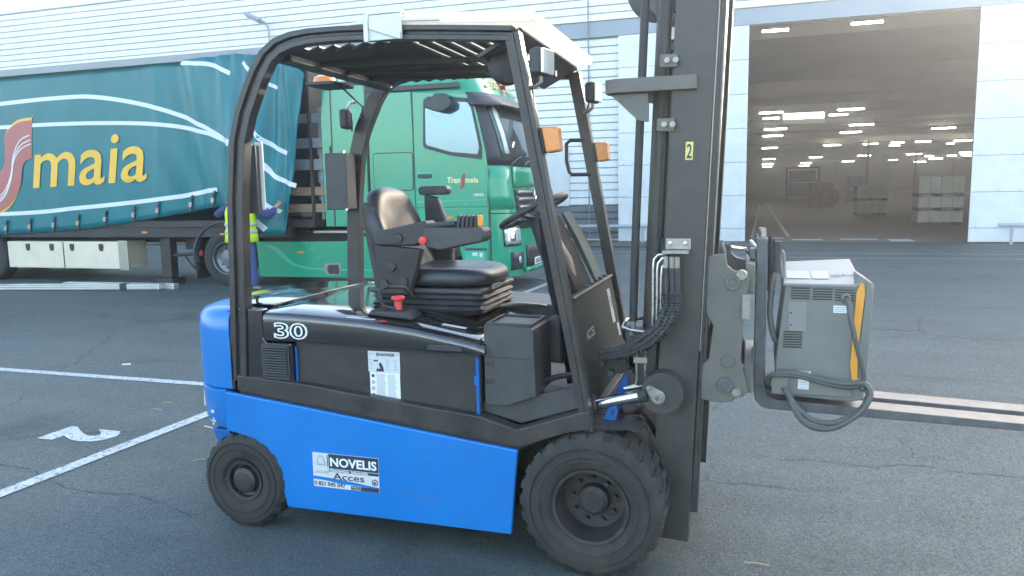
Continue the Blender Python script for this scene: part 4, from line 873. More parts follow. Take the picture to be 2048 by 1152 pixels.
wf = side('window_frame', [(-4.93,2.32),(-4.90,2.26),(-4.45,2.13),(-3.955,2.06),(-3.945,2.25),(-4.08,2.88),(-4.14,2.97),(-4.22,3.0),(-4.82,3.05),(-4.90,3.0)], M_dark, TY0-.020, .005)
side('side_window', [(-4.88,2.34),(-4.85,2.30),(-4.45,2.185),(-4.02,2.14),(-3.99,2.25),(-4.11,2.84),(-4.17,2.93),(-4.80,2.98),(-4.87,2.94)], M_glass, TY0-.027, .006, parent=wf)
hdl = side('door_handle', rrect(-5.03,-4.80,1.80,1.86,.02), M_dark, TY0-.05, .03); side('handle_recess', rrect(-5.05,-4.78,1.76,1.90,.04), M_greenl, TY0-.0165, .002, bevel=0)
side('door_crease', [(-5.08,1.42),(-3.90,1.44),(-3.90,1.455),(-5.08,1.435)], M_greenl, TY0-.0165, .002, bevel=0)
bx('side_reflector', M_amber, T, -4.55,-4.45, TY0-.02,TY0-.014, 1.16,1.20, bevel=.003)
for z in (.36,.70): bx('cab_step', M_dark, T, -4.27,-3.92, TY0-.03,TY0+.05, z-.03,z, bevel=.006)
# dark screen surround, screen, visor
patch('screen_surround', M_dark, .02, .98, 1.97, 3.02, .012, T, 24, 6)
ws = patch('windscreen', M_wscr, .13, .87, 2.10, 2.93, .030, T, 20, 6, th=.008)
patch('screen_tint', mat('curtain_inside', (.55,.62,.60), .5, var=.2, vscale=6), .15, .19, 2.15, 2.9, .044, ws, 2, 5, th=.004)
vz = MB().grid(lambda u, v: cabP(.04+.92*u, 3.08-.20*v, .03+.20*v*(1 if .1 < u < .9 else .6)), 24, 4).build('sun_visor', M_dark, T, smooth=50, solid=.03)
for s in (.18,.38,.58): MB().tube([cabP(s,1.98,.04), cabP(s+.16,2.12,.05)], .012, 6).build('wiper', M_dark, T)
ma = MB().prism([(-4.80,2.86),(-4.78,2.95),(-4.66,2.99),(-4.64,3.06),(-4.46,3.06),(-4.43,2.98),(-4.36,2.93),(-4.38,2.84),(-4.52,2.78),(-4.64,2.80)], 10.74, 10.90).build('mirror_camera', M_dark, T, bevel=.02, seg=3)
bx('mirror_mount', M_dark, ma, -4.62,-4.48, 10.90,10.96, 2.98,3.06, bevel=.01)
for s in (.22,.5,.78): patch('roof_marker_lamp', M_paper, s-.015, s+.015, 3.20, 3.25, .02, T, 2, 1)
# front: grille, star ring, lamps, bumper openings
patch('front_lid', M_green, .21,.79, 1.64,1.95, .018, T, 14, 3)
gr = patch('grille', M_dark, .22,.78, .98,1.60, .014, T, 14, 4)
for z in (1.08,1.2,1.32,1.44,1.55): patch('grille_bar', M_zinc, .23,.77, z-.025,z+.025, .045, gr, 14, 1, th=.03)
patch('corner_deflector', M_green, .03,.18, 1.30,1.93, .022, T, 6, 3); patch('corner_deflector', M_green, .82,.97, 1.30,1.93, .022, T, 6, 3)
sx_, sy_, sz_ = cabP(.5,1.5,.10)
em = MB().tube([(sx_, sy_+.165*math.cos(2*math.pi*k/32), sz_+.165*math.sin(2*math.pi*k/32)) for k in range(32)], .017, 8, closed=True).build('star_ring', M_chrome, T)
for a in (90,210,330):
    c_, s_ = math.cos(R(a)), math.sin(R(a))
    MB().add([(sx_+.02,sy_,sz_),(sx_,sy_+.032*-s_,sz_+.032*c_),(sx_,sy_+.155*c_,sz_+.155*s_),(sx_,sy_-.032*-s_,sz_-.032*c_),(sx_-.02,sy_,sz_)], [(0,1,2),(0,2,3),(4,2,1),(4,3,2)]).build('star_point', M_chrome, em, smooth=0)
for (a, b_) in ((.09,.22),(.78,.91)):
    hl = patch('headlamp_recess', M_dark, a-.008,b_+.008, .72,1.03, .012, T, 6, 4); patch('headlamp', M_hlamp, a,b_, .75,1.0, .022, hl, 6, 4)
    patch('lamp_reflector', M_chrome, a+.03,a+.07, .80,.93, .030, hl, 3, 3)
patch('bumper_intake', M_dark, .30,.70, .36,.70, .012, T, 10, 3)
for (a, b_) in ((.12,.25),(.75,.88)):
    ft = patch('fog_lamp_recess', M_dark, a,b_, .34,.62, .012, T, 5, 3); x_, y_, z_ = cabP((a+b_)/2,.5,.02)
    MB().lathe([(0,.02),(.05,.018),(.06,0)], (x_,y_,z_), 'x', 16).build('fog_lamp', M_hlamp, ft)
patch('bumper_lip', M_green, .26,.74, .28,.345, .05, T, 10, 1, th=.04)
x_, y_, z_ = cabP(.5,.42,.03)
np_ = bx('number_plate', M_white, T, x_, x_+.012, y_-.26,y_+.26, z_-.06,z_+.06, bevel=.003)
text('plate_number', 'AJ-07-SF', M_inkd, np_, (x_+.014,y_-.22,z_-.04), .115, rot=(R(90),0,R(90)), bold=.003, ext=.0006, sx=.9)
# door lettering
text('door_lettering', 'Tran', M_cream, dr, (-4.545,TY0-.0165,1.715), .125, shear=.18, bold=.004, ext=.001, sx=.92)
MB().prism([(-4.285,1.84),(-4.235,1.86),(-4.235,1.79),(-4.255,1.76),(-4.25,1.68),(-4.285,1.63),(-4.325,1.62),(-4.322,1.67),(-4.295,1.70),(-4.30,1.78)], TY0-.019, TY0-.0145).build('door_mark', M_maroon, dr)
text('door_lettering', 'maia', M_cream, dr, (-4.235,TY0-.0165,1.715), .125, bold=.003, ext=.001, sx=.92)
text('model_number', '1842', M_paper, dr, (-4.12,TY0-.0165,1.505), .06, bold=.002, ext=.001, sx=1.5, shear=.15)
def roof_warp(p):   # lettering wrapped on the roof front above the visor
    s = .24 + (p[0]/2.6)*.6; return cabP(s, 3.22+p[2]*.9, .03)
text('roof_lettering', 'Tran', M_cream, T, (0,0,0), .34, shear=.15, bold=.008, ext=.002, sx=1.2, warp=roof_warp)
MB().add([roof_warp((x,0,z)) for (x, z) in ((.92,.30),(1.08,.34),(1.06,.15),(1.02,.05),(.98,-.07),(.86,-.10),(.92,.05),(.96,.14))], [tuple(range(8))]).build('roof_mark', M_maroon, T, smooth=0, solid=.004)
text('roof_lettering', 'maia', M_cream, T, (1.12,0,0), .34, bold=.004, ext=.002, sx=1.2, warp=roof_warp)
# steps and wheel arch
fw = [(-5.62,.40),(-5.56,.95)] + [(-4.93+.60*math.cos(R(a)), .52+.60*math.sin(R(a))) for a in (165,145,125,105,85,65,45,25,8)] + [(-4.30,.34),(-3.90,.30),(-3.88,.95),(-4.3,1.0),(-4.5,1.09),(-5.6,1.09),(-5.72,.95),(-5.70,.40)]
side('wheel_arch_panel', fw, M_green, TY0-.004, .03)
stp_ = bx('step_recess', M_greenl, T, -4.28,-3.93, TY0-.012,TY0-.006, .40,.66, bevel=.002)
for (x, z, w_, h_) in ((-4.15,.58,.09,.05),(-4.03,.56,.05,.07),(-4.14,.48,.10,.02),(-4.02,.45,.05,.04)): MB().box(x,x+w_,TY0-.0135,TY0-.0125,z,z+h_).build('step_label', M_paper, stp_, smooth=0)
def lorry_wheel(parent, x, y, near=True, r=.49):
    s = 1 if near else -1
    w_ = MB().lathe([(.29,.04),(.32,.01),(r*.82,.0),(r*.94,.02),(r,.06),(r,.29),(r*.94,.32),(.29,.31)], (x,y,r+.002), 'y', 44, sgn=s).build('wheel', M_rubber, parent, smooth=30)
    rm = MB().lathe([(.30,.03),(.285,.02),(.27,.03),(.255,.09),(.20,.12),(.16,.12),(.14,.06),(.0,.05)], (x,y,r+.002), 'y', 40, sgn=s).build('rim', mat_rim, w_)
    for k in range(10):
        a = 2*math.pi*k/10; MB().lathe([(0,-.03),(.016,-.028),(.017,0)], (x+.18*math.cos(a),y+s*.12,r+.18*math.sin(a)), 'y', 6, sgn=s).build('wheel_nut', M_matte, rm)
    return w_
mat_rim = mat('lorry_rim', (.16,.17,.19), .35, metal=.6, var=.25, vscale=8, dust=.3, dcol=(.2,.16,.12))
lorry_wheel(T, -4.93, TY0+.02); lorry_wheel(T, -4.93, TY1-.02, False); lorry_wheel(T, -8.78, TY0+.0); lorry_wheel(T, -8.78, TY1, False)
# wind deflector behind the cab
df = MB().prism([(-6.72,1.04),(-5.92,1.04),(-5.92,3.42),(-6.66,3.42),(-6.73,2.8)], TY0-.03, TY0+.02).build('wind_deflector', M_green, T, bevel=.012)
side('deflector_seam', [(-6.56,1.05),(-6.535,1.05),(-6.515,3.41),(-6.54,3.41)], M_dark, TY0-.033, .003, parent=df, bevel=0)
bx('deflector_strut', M_chas, df, -6.58,-6.56, TY0-.05,TY0-.034, 1.9,2.35, bevel=.003); bx('deflector_strut', M_zinc, df, -6.60,-6.57, TY0-.05,TY0-.034, 1.45,1.9, bevel=.003)
MB().prism([(-6.73,1.04),(-6.62,1.04),(-6.62,3.42),(-6.66,3.42)], TY1-.05, TY1).build('wind_deflector', M_green, T, bevel=.012)
# side skirt with swoosh, marker and recess
sk_ = side('side_skirt', [(-8.10,.79),(-8.07,.19),(-5.63,.20),(-5.62,.88),(-5.75,.96),(-6.1,.86),(-6.4,.80)], M_green, TY0-.03, .05)
MB().add([(p[0],TY0-.034,p[1]) for p in ((-7.93,.735),(-7.82,.735),(-7.66,.68),(-7.5,.54),(-7.35,.42),(-7.1,.365),(-6.8,.345),(-6.45,.34),(-5.65,.335),(-5.65,.315),(-6.45,.315),(-6.8,.318),(-7.15,.335),(-7.4,.385),(-7.58,.50),(-7.75,.64))], [tuple(range(16))]).build('skirt_swoosh', M_greenl, sk_, smooth=0, solid=.003)
bx('marker_lamp', M_amber, sk_, -7.30,-7.16, TY0-.042,TY0-.031, .595,.635, bevel=.004)
rcf = MB().prism([(-6.83,.33),(-6.75,.435),(-6.49,.445),(-6.465,.42),(-6.47,.255),(-6.50,.235),(-6.74,.235)], TY0-.042, TY0-.031).build('tank_recess_frame', M_chargert, sk_, bevel=.006)
MB().prism([(-6.70,.405),(-6.51,.412),(-6.50,.27),(-6.52,.255),(-6.70,.26),(-6.73,.33)], TY0-.046, TY0-.043).build('tank_recess', M_chas, rcf, smooth=0)
bx('chassis_rail', M_chas, T, -9.9,-5.6, 11.3,11.6, .62,.95, bevel=.01); bx('chassis_rail', M_chas, T, -9.9,-5.6, 12.7,13.0, .62,.95, bevel=.01)
bx('catwalk', M_zinc, T, -7.0,-5.7, TY0+.02,TY0+.30, .93,.975, bevel=.008); bx('air_tank', M_chas, T, -7.9,-6.9, 11.05,11.28, .5,.78, bevel=.05)
MB().grid(lambda u, v: (-8.78+.66*math.cos(R(200-195*u)), TY0-.02+.40*v, .50+.62*math.sin(R(200-195*u))), 22, 1).build('rear_mudguard', M_dark, T, smooth=50, solid=.04)
bx('mud_flap', M_dark, T, -9.43,-9.40, TY0,TY0+.38, .12,.42, bevel=.004)

# ------------------------------------------------------------------ curtain trailer
M_curt = mat('teal_tarpaulin', (.003,.155,.180), .30, var=.14, vscale=1.6, bump=.45, bscale=2.2, stretch=(1.6,1,.55), spec=.32, dust=.08, dcol=(.16,.24,.2))
M_strp = mat('white_tarpaulin_print', (.68,.70,.70), .4, var=.06, vscale=3); M_yel = mat('yellow_tarpaulin_print', (.82,.46,.03), .4, var=.06, vscale=2)
M_redp = mat('red_tarpaulin_print', (.42,.10,.09), .4, var=.08, vscale=2)
K = thing('curtain_trailer', 'teal curtain-sided trailer lettered maia with its loose curtain pulled back', 'trailer', (-13.5,12.2,0))
def sm(t): t = max(0,min(1,t)); return t*t*(3-2*t)
ZT = [(-21,3.87),(-13.6,3.87),(-8.5,3.88),(-8.2,3.90),(-7.6,3.82),(-7.1,3.66),(-6.78,3.48)]
ZB = [(-21,.80),(-14,.90),(-12,1.0),(-10.8,1.13),(-9.9,1.24),(-9.0,1.37),(-8.6,1.40),(-8.2,1.15),(-7.9,.98),(-7.35,.92)]
def curtY(x, z):
    k = sm((x+10.7)/2.2); e = sm((x+8.9)/1.1)
    d = x + .28*(z-2.4)*k
    q = 1 - .75*sm((x+14.6)/.8)*(1-sm((x+10.2)/.6))
    y = 10.93 - q*(.016*math.sin(x*2.1+z*.9) + .010*math.sin(x*5.3-z*1.7) + .006*math.sin(x*9+z*6))
    saw = lambda t: abs(((t/math.pi) % 2) - 1)**1.6
    y -= k*(.22*saw(d*3.1+.6) + .12*saw(d*6.1-z*.8) + .018*math.sin(x*15+z*2.2))
    low = 1 - max(0,min(1,(z-1.)/2.9))
    y -= e*(.16*low + .05) + e*(.07*saw(x*10+.8*z) + .03*math.sin(x*23-1.5*z))
    return y
def curt(u, v):
    xt = -21 + (14.22)*u; xb = -21 + (13.65)*u
    zt, zb = lerp_tab(ZT, xt), lerp_tab(ZB, xb)
    x = xb + (xt-xb)*v; z = zb + (zt-zb)*v
    return (x, curtY(x, z), z)
cu_ = MB().grid(curt, 420, 26).build('curtain', M_curt, K, smooth=60, solid=.004)
def ribbon(name, pts, wd, m_, off=.010, n=24, parent=None):
    pts = [Vector((p[0],0,p[1])) for p in pts]; P_ = []
    for i in range(len(pts)-1):
        p0 = pts[max(i-1,0)]; p1 = pts[i]; p2 = pts[i+1]; p3 = pts[min(i+2,len(pts)-1)]
        for j in range(n if i < len(pts)-2 else n+1):
            t = j/n; P_.append(.5*((2*p1)+(p2-p0)*t+(2*p0-5*p1+4*p2-p3)*t*t+(3*p1-p0-3*p2+p3)*t**3))
    b_ = MB(); vs_ = []
    for i, p in enumerate(P_):
        d = (P_[min(i+1,len(P_)-1)]-P_[max(i-1,0)]).normalized(); nn = Vector((-d.z,0,d.x))*wd/2
        for q_ in (p-nn, p+nn): vs_.append((q_.x, curtY(q_.x,q_.z)-off, q_.z))
    b_.add(vs_, [(2*i,2*i+1,2*i+3,2*i+2) for i in range(len(P_)-1)])
    return b_.build(name, m_, parent or cu_, smooth=60)
ribbon('curtain_stripe', [(-21,3.0),(-16,3.3),(-13.65,3.385),(-12.05,3.42),(-11.24,3.38),(-10.2,3.19),(-9.3,2.92),(-8.42,2.53),(-8.25,2.46)], .075, M_strp)
ribbon('curtain_stripe', [(-21,2.7),(-16,2.9),(-13.71,2.95),(-12.2,2.95),(-10.67,2.90),(-9.6,2.80),(-8.84,2.64),(-8.42,2.50),(-8.25,2.42)], .07, M_strp, .012)
ribbon('curtain_stripe', [(-9.35,3.84),(-9.0,3.80),(-8.6,3.74),(-8.25,3.58)], .07, M_strp)
for pts, wd in (([(-8.0,2.86),(-7.7,2.5),(-7.28,2.25)],.07),([(-8.05,2.75),(-7.8,2.3),(-7.5,1.9),(-7.1,1.72)],.075),([(-8.0,1.85),(-7.75,1.55),(-7.4,1.30)],.06),([(-8.0,1.6),(-7.8,1.25),(-7.55,1.02)],.09),([(-8.0,3.75),(-7.7,3.45),(-7.4,3.3)],.06)): ribbon('curtain_stripe', pts, wd, M_strp, n=10)
ribbon('hem_band', [(-21,1.22),(-13.94,1.31),(-11.93,1.41),(-10.6,1.50),(-9.64,1.58),(-9.1,1.65),(-8.7,1.69)], .075, M_strp)
def flatmark(name, poly, m_, off):
    # fan of a polygon laid on the curtain, subdivided so that it follows the folds
    bm = bmesh.new(); f_ = bm.faces.new([bm.verts.new((p[0],0,p[1])) for p in poly]); bmesh.ops.triangulate(bm, faces=[f_])
    bmesh.ops.subdivide_edges(bm, edges=bm.edges[:], cuts=4, use_grid_fill=True); bmesh.ops.triangulate(bm, faces=bm.faces[:])
    b_ = MB().add([(v.co.x, curtY(v.co.x,v.co.z)-off, v.co.z) for v in bm.verts], [tuple(v.index for v in f2.verts) for f2 in bm.faces] if not bm.verts.index_update() else []); bm.free()
    return b_.build(name, m_, cu_, smooth=60)
def smooth_poly(pts, n=6):
    out = []; k = len(pts)
    for i in range(k):
        p0, p1, p2, p3 = (Vector(pts[(i+j-1)%k]) for j in range(4))
        for j in range(n):
            t = j/n; q_ = .5*((2*p1)+(p2-p0)*t+(2*p0-5*p1+4*p2-p3)*t*t+(3*p1-p0-3*p2+p3)*t**3); out.append((q_.x,q_.y))
    return out
Sout = [(-12.84,3.10),(-12.84,3.09),(-12.95,2.36),(-12.96,2.35),(-13.12,2.30),(-13.22,2.15),(-13.30,1.85),(-13.55,1.50),(-13.95,1.31),(-14.7,1.28),(-14.72,1.29),(-14.62,1.95),(-14.60,1.96),(-14.1,2.02),(-13.75,2.14),(-13.62,2.38),(-13.60,2.70),(-13.48,2.92),(-13.20,3.07)]
Sin = [((x+13.4)*.93-13.4+(.02 if x > -13.4 else -.01), (z-2.2)*.945+2.2) for (x, z) in Sout]
flatmark('letter_s_edge', smooth_poly(Sout,3), M_yel, .012); flatmark('letter_s', smooth_poly(Sin,3), M_redp, .018)
for dz in (0,.07,.16): ribbon('letter_s_line', [(-14.2,1.42+dz*.6),(-13.75,1.62+dz*.6),(-13.52,1.95+dz*.5),(-13.40,2.30+dz*.6),(-13.2,2.52+dz),(-12.93,2.62+dz)], .022, M_strp, .024, 8)
def maia_warp(p): return (p[0], 10.93-.016-.02*sm((p[0]+10.8)/.6), p[2])
text('curtain_lettering', 'maia', M_yel, cu_, (-13.06,0,1.80+.0), 1.32, shear=.17, bold=.010, ext=.0, sx=1.14, warp=lambda p: maia_warp((p[0],0,p[2]+.03*(p[0]+13.06))))
# buckles and straps along the hem
for k, x in enumerate((-13.75,-13.15,-12.55,-11.95,-11.30,-10.65,-10.05,-9.35,-8.78,-14.4,-15.0,-15.6)):
    zb = lerp_tab(ZB, x); y = curtY(x, zb+.15)
    st_ = MB().obox((x,y-.02,zb+.14), (.045,.012,.27), ry=R(14)).build('strap', M_dark, K, smooth=0)
    MB().obox((x-.01,y-.035,zb+.12), (.065,.02,.085), ry=R(14)).build('buckle', M_zinc, st_, bevel=.006); MB().obox((x+.03,y-.032,zb+.24), (.03,.014,.10), ry=R(30)).build('strap_tail', M_dark, st_, smooth=0)
# body, roof rail, floor, bulkhead
M_rrail = mat('grey_roof_rail', (.30,.31,.31), .5, var=.08, vscale=2)
bx('roof_rail', M_rrail, K, -21,-7.0, 10.84,11.02, 3.86,3.985, bevel=.012); bx('roof_rail', M_rrail, K, -21,-7.0, 13.30,13.42, 3.86,3.985, bevel=.012)
M_roofc = mat('trailer_roof', (.55,.57,.55), .5, var=.1)
bx('roof', M_roofc, K, -21,-7.0, 11.02,13.30, 3.93,3.97, bevel=0)
bx('load_floor', M_chas, K, -21,-6.95, 10.96,13.42, 1.03,1.16, bevel=.01)
bx('bulkhead', M_chas, K, -7.0,-6.95, 10.98,13.40, 1.16,3.9, bevel=.01)
side('far_curtain', [(-21,1.1),(-7.0,1.1),(-7.0,3.86),(-21,3.86)], M_curt, 13.36, .01, K, 0)
bx('side_rail', M_chas, K, -21,-7.4, 10.97,11.08, .86,1.03, bevel=.008)
for k in range(26): MB().lathe([(0,-.004),(.022,-.004)], (-9.9+k*.07,10.967,.975), 'y', 8).build('rail_hole', M_matte, K)
bx('side_marker', M_amber, K, -10.55,-10.43, 10.955,10.968, .93,.97, bevel=.003); bx('side_marker', M_amber, K, -8.85,-8.73, 10.955,10.968, .90,.935, bevel=.003)
M_bxp = mat('pale_storage_box', (.74,.64,.48), .5, var=.08, vscale=3, dust=.2, dcol=(.4,.33,.25))
tb = bx('storage_box', M_bxp, K, -13.88,-11.03, 10.99,11.55, .27,.78, bevel=.012)
bx('box_joint', M_chas, tb, -12.475,-12.455, 10.984,10.989, .28,.77, bevel=0); bx('box_end_strip', M_zinc, tb, -11.14,-10.92, 10.975,10.989, .25,.80, bevel=.003)
for x in (-13.35,-12.75,-12.25,-11.55): MB().prism([(x-.055,.735),(x+.055,.735),(x+.055,.65),(x+.03,.60),(x-.03,.60),(x-.055,.65)], 10.982, 10.989).build('box_latch', M_chas, tb, bevel=.003)
for (x, y) in ((-10.15,11.15),(-10.15,13.1)):
    lg = bx('landing_leg', M_chas, K, x-.11,x+.11, y-.09,y+.09, .12,1.0, bevel=.01); bx('landing_foot', M_chas, lg, x-.18,x+.18, y-.16,y+.16, .0,.11, bevel=.01)
MB().tube([(-10.05,11.15,.52),(-9.5,11.15,.56),(-9.42,11.12,.57)], .03, 8).build('leg_brace', M_chas, K); MB().lathe([(0,-.03),(.05,-.025),(.055,0)], (-9.40,11.1,.57), 'y', 12).build('air_coupling', M_red, K)
MB().tube([(-9.85,11.2,.53),(-9.65,11.2,.28)], .018, 6).build('leg_brace', M_chas, K)
bx('frame_beam', M_chas, K, -21,-8.0, 11.75,11.95, .72,1.02, bevel=.01); bx('frame_beam', M_chas, K, -21,-8.0, 12.45,12.65, .72,1.02, bevel=.01)
for x in (-14.45,-15.75,-17.05): lorry_wheel(K, x, 11.0); lorry_wheel(K, x, 13.35, False)
# goods seen through the open side
M_goods = mat('goods_wrap', (.20,.22,.24), .4, var=.25, vscale=5)
for k, (z0, z1, m_) in enumerate(((1.28,1.42,M_wood),(1.56,1.70,M_wood),(1.98,2.16,M_goods),(2.34,2.50,M_goods),(2.75,2.9,M_goods))):
    bx('side_plank', m_, K, -8.6,-6.72, 11.02,11.05, z0,z1, bevel=.004)
bx('plank_post', M_wood, K, -7.05,-6.99, 11.06,11.12, 1.16,3.0, bevel=.003); bx('plank_post', M_goods, K, -6.86,-6.80, 11.06,11.12, 1.16,3.0, bevel=.003)
for (x, z, m_) in ((-6.93,1.76,M_bl),(-6.92,1.47,M_bl),(-7.2,1.2,M_goods),(-6.95,2.22,M_goods)): bx('wrapped_parcel', m_, K, x-.12,x+.14, 11.14,11.5, z,z+.2, bevel=.02)

# aluminium side boards left on the ground
M_alu = mat('aluminium_board', (.66,.66,.63), .35, metal=.6, var=.1, vscale=6, stretch=(.3,1,1))
for i, (c_, l, rz, lab) in enumerate((((-11.25,10.02,.06),3.3,R(11.5),'long aluminium side board lying nearest on the asphalt beside the trailer'),((-10.6,10.42,.045),2.3,R(4),'shorter aluminium board lying behind the long one'))):
    o = thing('aluminium_board', lab, 'board', (c_[0],c_[1],0))
    bd = MB().obox(c_, (l,.14,.10), rz=rz).build('board', M_alu, o, bevel=.008)
    for e in (-.035,.0,.035): MB().obox((c_[0]-math.sin(-rz)*-.0,c_[1]-.0715/math.cos(rz),c_[2]+e), (l*.985,.003,.006), rz=rz).build('board_rib', M_chas, bd, smooth=0)
    MB().obox((c_[0]+l*.30*math.cos(rz),c_[1]+l*.30*math.sin(rz),c_[2]), (.12,.16,.112), rz=rz).build('board_clamp', M_chas, bd, bevel=.004)

# ------------------------------------------------------------------ worker
M_skin = mat('skin', (.48,.29,.21), .5, var=.06); M_navy = mat('navy_cloth', (.035,.05,.16), .8, var=.2, vscale=9, bump=.3, bscale=25)
M_denim = mat('blue_trousers', (.04,.075,.22), .8, var=.25, vscale=8, bump=.3, bscale=25); M_hiviz = mat('yellow_hi_vis_cloth', (.60,.80,.02), .6, var=.06, vscale=6, emit=None, bump=.2, bscale=18)
M_refl = mat('reflective_band', (.50,.50,.48), .35, var=.08); M_hair = mat('dark_hair', (.03,.022,.018), .6, var=.3, vscale=40); M_shoe = mat('black_shoe', (.02,.02,.02), .5)
P = thing('person', 'person in yellow hi-vis vest and navy overalls reaching up to the trailer curtain', 'person', (-7.78,10.15,0))
def skin_mesh(name, nodes, edges, m_, sub=2, parent=P):
    # nodes: name -> (pos, (rx, ry)); first edge list starts at the root
    keys = list(nodes); idx = {k: i for i, k in enumerate(keys)}
    me = bpy.data.meshes.new(name); me.from_pydata([nodes[k][0] for k in keys], [(idx[a],idx[b_]) for a, b_ in edges], [])
    o = bpy.data.objects.new(name, me); C.objects.link(o)
    sk2 = o.modifiers.new('skin','SKIN'); sk2.use_smooth_shade = True
    for i, k in enumerate(keys):
        sv = me.skin_vertices[0].data[i]; sv.radius = nodes[k][1]; sv.use_root = (i == 0)
    sb = o.modifiers.new('sub','SUBSURF'); sb.levels = sub; sb.render_levels = sub
    bpy.context.view_layer.update()
    m2 = bpy.data.meshes.new_from_object(o.evaluated_get(bpy.context.evaluated_depsgraph_get()))
    bpy.data.objects.remove(o); m2.name = name
    off = Vector(OFF[parent.name])
    for v in m2.vertices: v.co = v.co + Vector((-7.78,10.15,0)) - off
    m2.materials.clear(); m2.materials.append(m_); m2.polygons.foreach_set('use_smooth', [True]*len(m2.polygons))
    o = bpy.data.objects.new(name, m2); C.objects.link(o); o.parent = parent; OFF[o.name] = tuple(off); return o
# local axes: x right, y forward (towards the trailer), standing with feet apart
J = dict(pelvis=((0,0,.93),(.15,.11)), waist=((0,-.01,1.08),(.14,.10)), chest=((0,-.005,1.30),(.165,.115)), neckb=((0,.01,1.45),(.085,.075)), neck=((0,.025,1.52),(.055,.055)), skull=((0,.04,1.62),(.078,.092)), crown=((0,.04,1.72),(.066,.08)),
         shl=((-.19,.0,1.42),(.066,.066)), ell=((-.50,.06,1.27),(.05,.05)), wrl=((-.56,.30,1.36),(.034,.034)), hal=((-.56,.37,1.41),(.040,.022)),
         shr=((.19,.0,1.42),(.066,.066)), elr=((.42,.14,1.24),(.05,.05)), wrr=((.40,.36,1.36),(.034,.034)), har=((.39,.43,1.41),(.040,.022)),
         hpl=((-.10,.0,.88),(.095,.10)), knl=((-.13,.02,.50),(.062,.065)), anl=((-.15,-.01,.10),(.042,.045)), tol=((-.16,.14,.05),(.042,.034)),
         hpr=((.10,.0,.88),(.095,.10)), knr=((.12,.05,.50),(.062,.065)), anr=((.15,.05,.10),(.042,.045)), tor=((.17,.20,.05),(.042,.034)))
E_ = [('pelvis','waist'),('waist','chest'),('chest','neckb'),('neckb','neck'),('neck','skull'),('skull','crown'),('chest','shl'),('shl','ell'),('ell','wrl'),('wrl','hal'),('chest','shr'),('shr','elr'),('elr','wrr'),('wrr','har'),
      ('pelvis','hpl'),('hpl','knl'),('knl','anl'),('anl','tol'),('pelvis','hpr'),('hpr','knr'),('knr','anr'),('anr','tor')]
for sd_, s in (('l',-1),('r',1)):
    h_ = Vector(J['ha'+sd_][0])
    for k, (dx, l) in enumerate(((-.030,.070),(-.010,.080),(.010,.076),(.030,.062))):
        J['f%d%s' % (k,sd_)] = (tuple(h_+Vector((dx,.045,.022))), (.010,.010)); J['g%d%s' % (k,sd_)] = (tuple(h_+Vector((dx,.045+l*.35,.022+l*.45))), (.0085,.0085)); J['e%d%s' % (k,sd_)] = (tuple(h_+Vector((dx,.040+l*.1,.022+l*.8))), (.0075,.0075))
        E_ += [('ha'+sd_,'f%d%s' % (k,sd_)),('f%d%s' % (k,sd_),'g%d%s' % (k,sd_)),('g%d%s' % (k,sd_),'e%d%s' % (k,sd_))]
    J['th'+sd_] = (tuple(h_+Vector((-s*.045,.0,.0))), (.012,.012)); J['ti'+sd_] = (tuple(h_+Vector((-s*.060,.035,.02))), (.009,.009)); E_ += [('ha'+sd_,'th'+sd_),('th'+sd_,'ti'+sd_)]
body = skin_mesh('body', J, E_, M_skin)
grow = lambda k, g_: (J[k][0], (J[k][1][0]+g_, J[k][1][1]+g_))
jk = {k: grow(k, .018) for k in ('pelvis','waist','chest','neckb','shl','ell','wrl','shr','elr','wrr')}
skin_mesh('jacket', jk, [e for e in E_ if e[0] in jk and e[1] in jk], M_navy)
tk = {k: grow(k, .022) for k in ('pelvis','hpl','knl','anl','hpr','knr','anr')}; tk['pelvis'] = ((0,0,.95),(.165,.125))
skin_mesh('trousers', tk, [e for e in E_ if e[0] in tk and e[1] in tk], M_denim)
for s_ in ('l','r'):
    a = J['an'+s_][0]; t_ = J['to'+s_][0]
    skin_mesh('shoe', {'h': ((a[0],a[1]-.03,.055),(.05,.05)), 'm': ((a[0],a[1]+.06,.05),(.052,.048)), 't': ((t_[0],t_[1]+.02,.042),(.05,.038))}, [('h','m'),('m','t')], M_shoe)
def vest_ring(z, rx, ry, n=28): return [(-7.78+rx*math.copysign(abs(math.cos(2*math.pi*i/n))**.8, math.cos(2*math.pi*i/n)), 10.15-.005+ry*math.copysign(abs(math.sin(2*math.pi*i/n))**.8, math.sin(2*math.pi*i/n)), z) for i in range(n)]
vr = [vest_ring(.84,.262,.205), vest_ring(.95,.25,.19), vest_ring(1.08,.232,.178), vest_ring(1.22,.238,.18), vest_ring(1.32,.236,.178), vest_ring(1.40,.205,.15), vest_ring(1.47,.15,.115)]
vest = MB().loft(vr, cap=False).build('vest', M_hiviz, P, smooth=60, solid=.008)
for z in (.98,1.10):
    a = [vest_ring(z,.256,.196), vest_ring(z+.05,.252,.192)]; MB().loft(a, cap=False).build('reflective_band', M_refl, vest, smooth=60, solid=.003)
hd = Vector((-7.78,10.15,0))+Vector((0,.04,1.655))
MB().lathe([(0,.105),(.045,.098),(.080,.06),(.092,.01),(.088,-.03),(.075,-.055)], tuple(hd+Vector((0,-.012,.0))), 'z', 20).build('hair', M_hair, P)
for s_ in (-1,1):
    MB().lathe([(0,-.012),(.016,-.010),(.024,0),(.016,.008),(0,.010)], tuple(hd+Vector((s_*.084,.0,-.035))), 'x', 12).build('ear', M_skin, body)
    MB().lathe([(0,.006),(.008,.004),(.010,0)], tuple(hd+Vector((s_*.032,.088,-.03))), 'y', 10).build('eye', M_inkd, body)
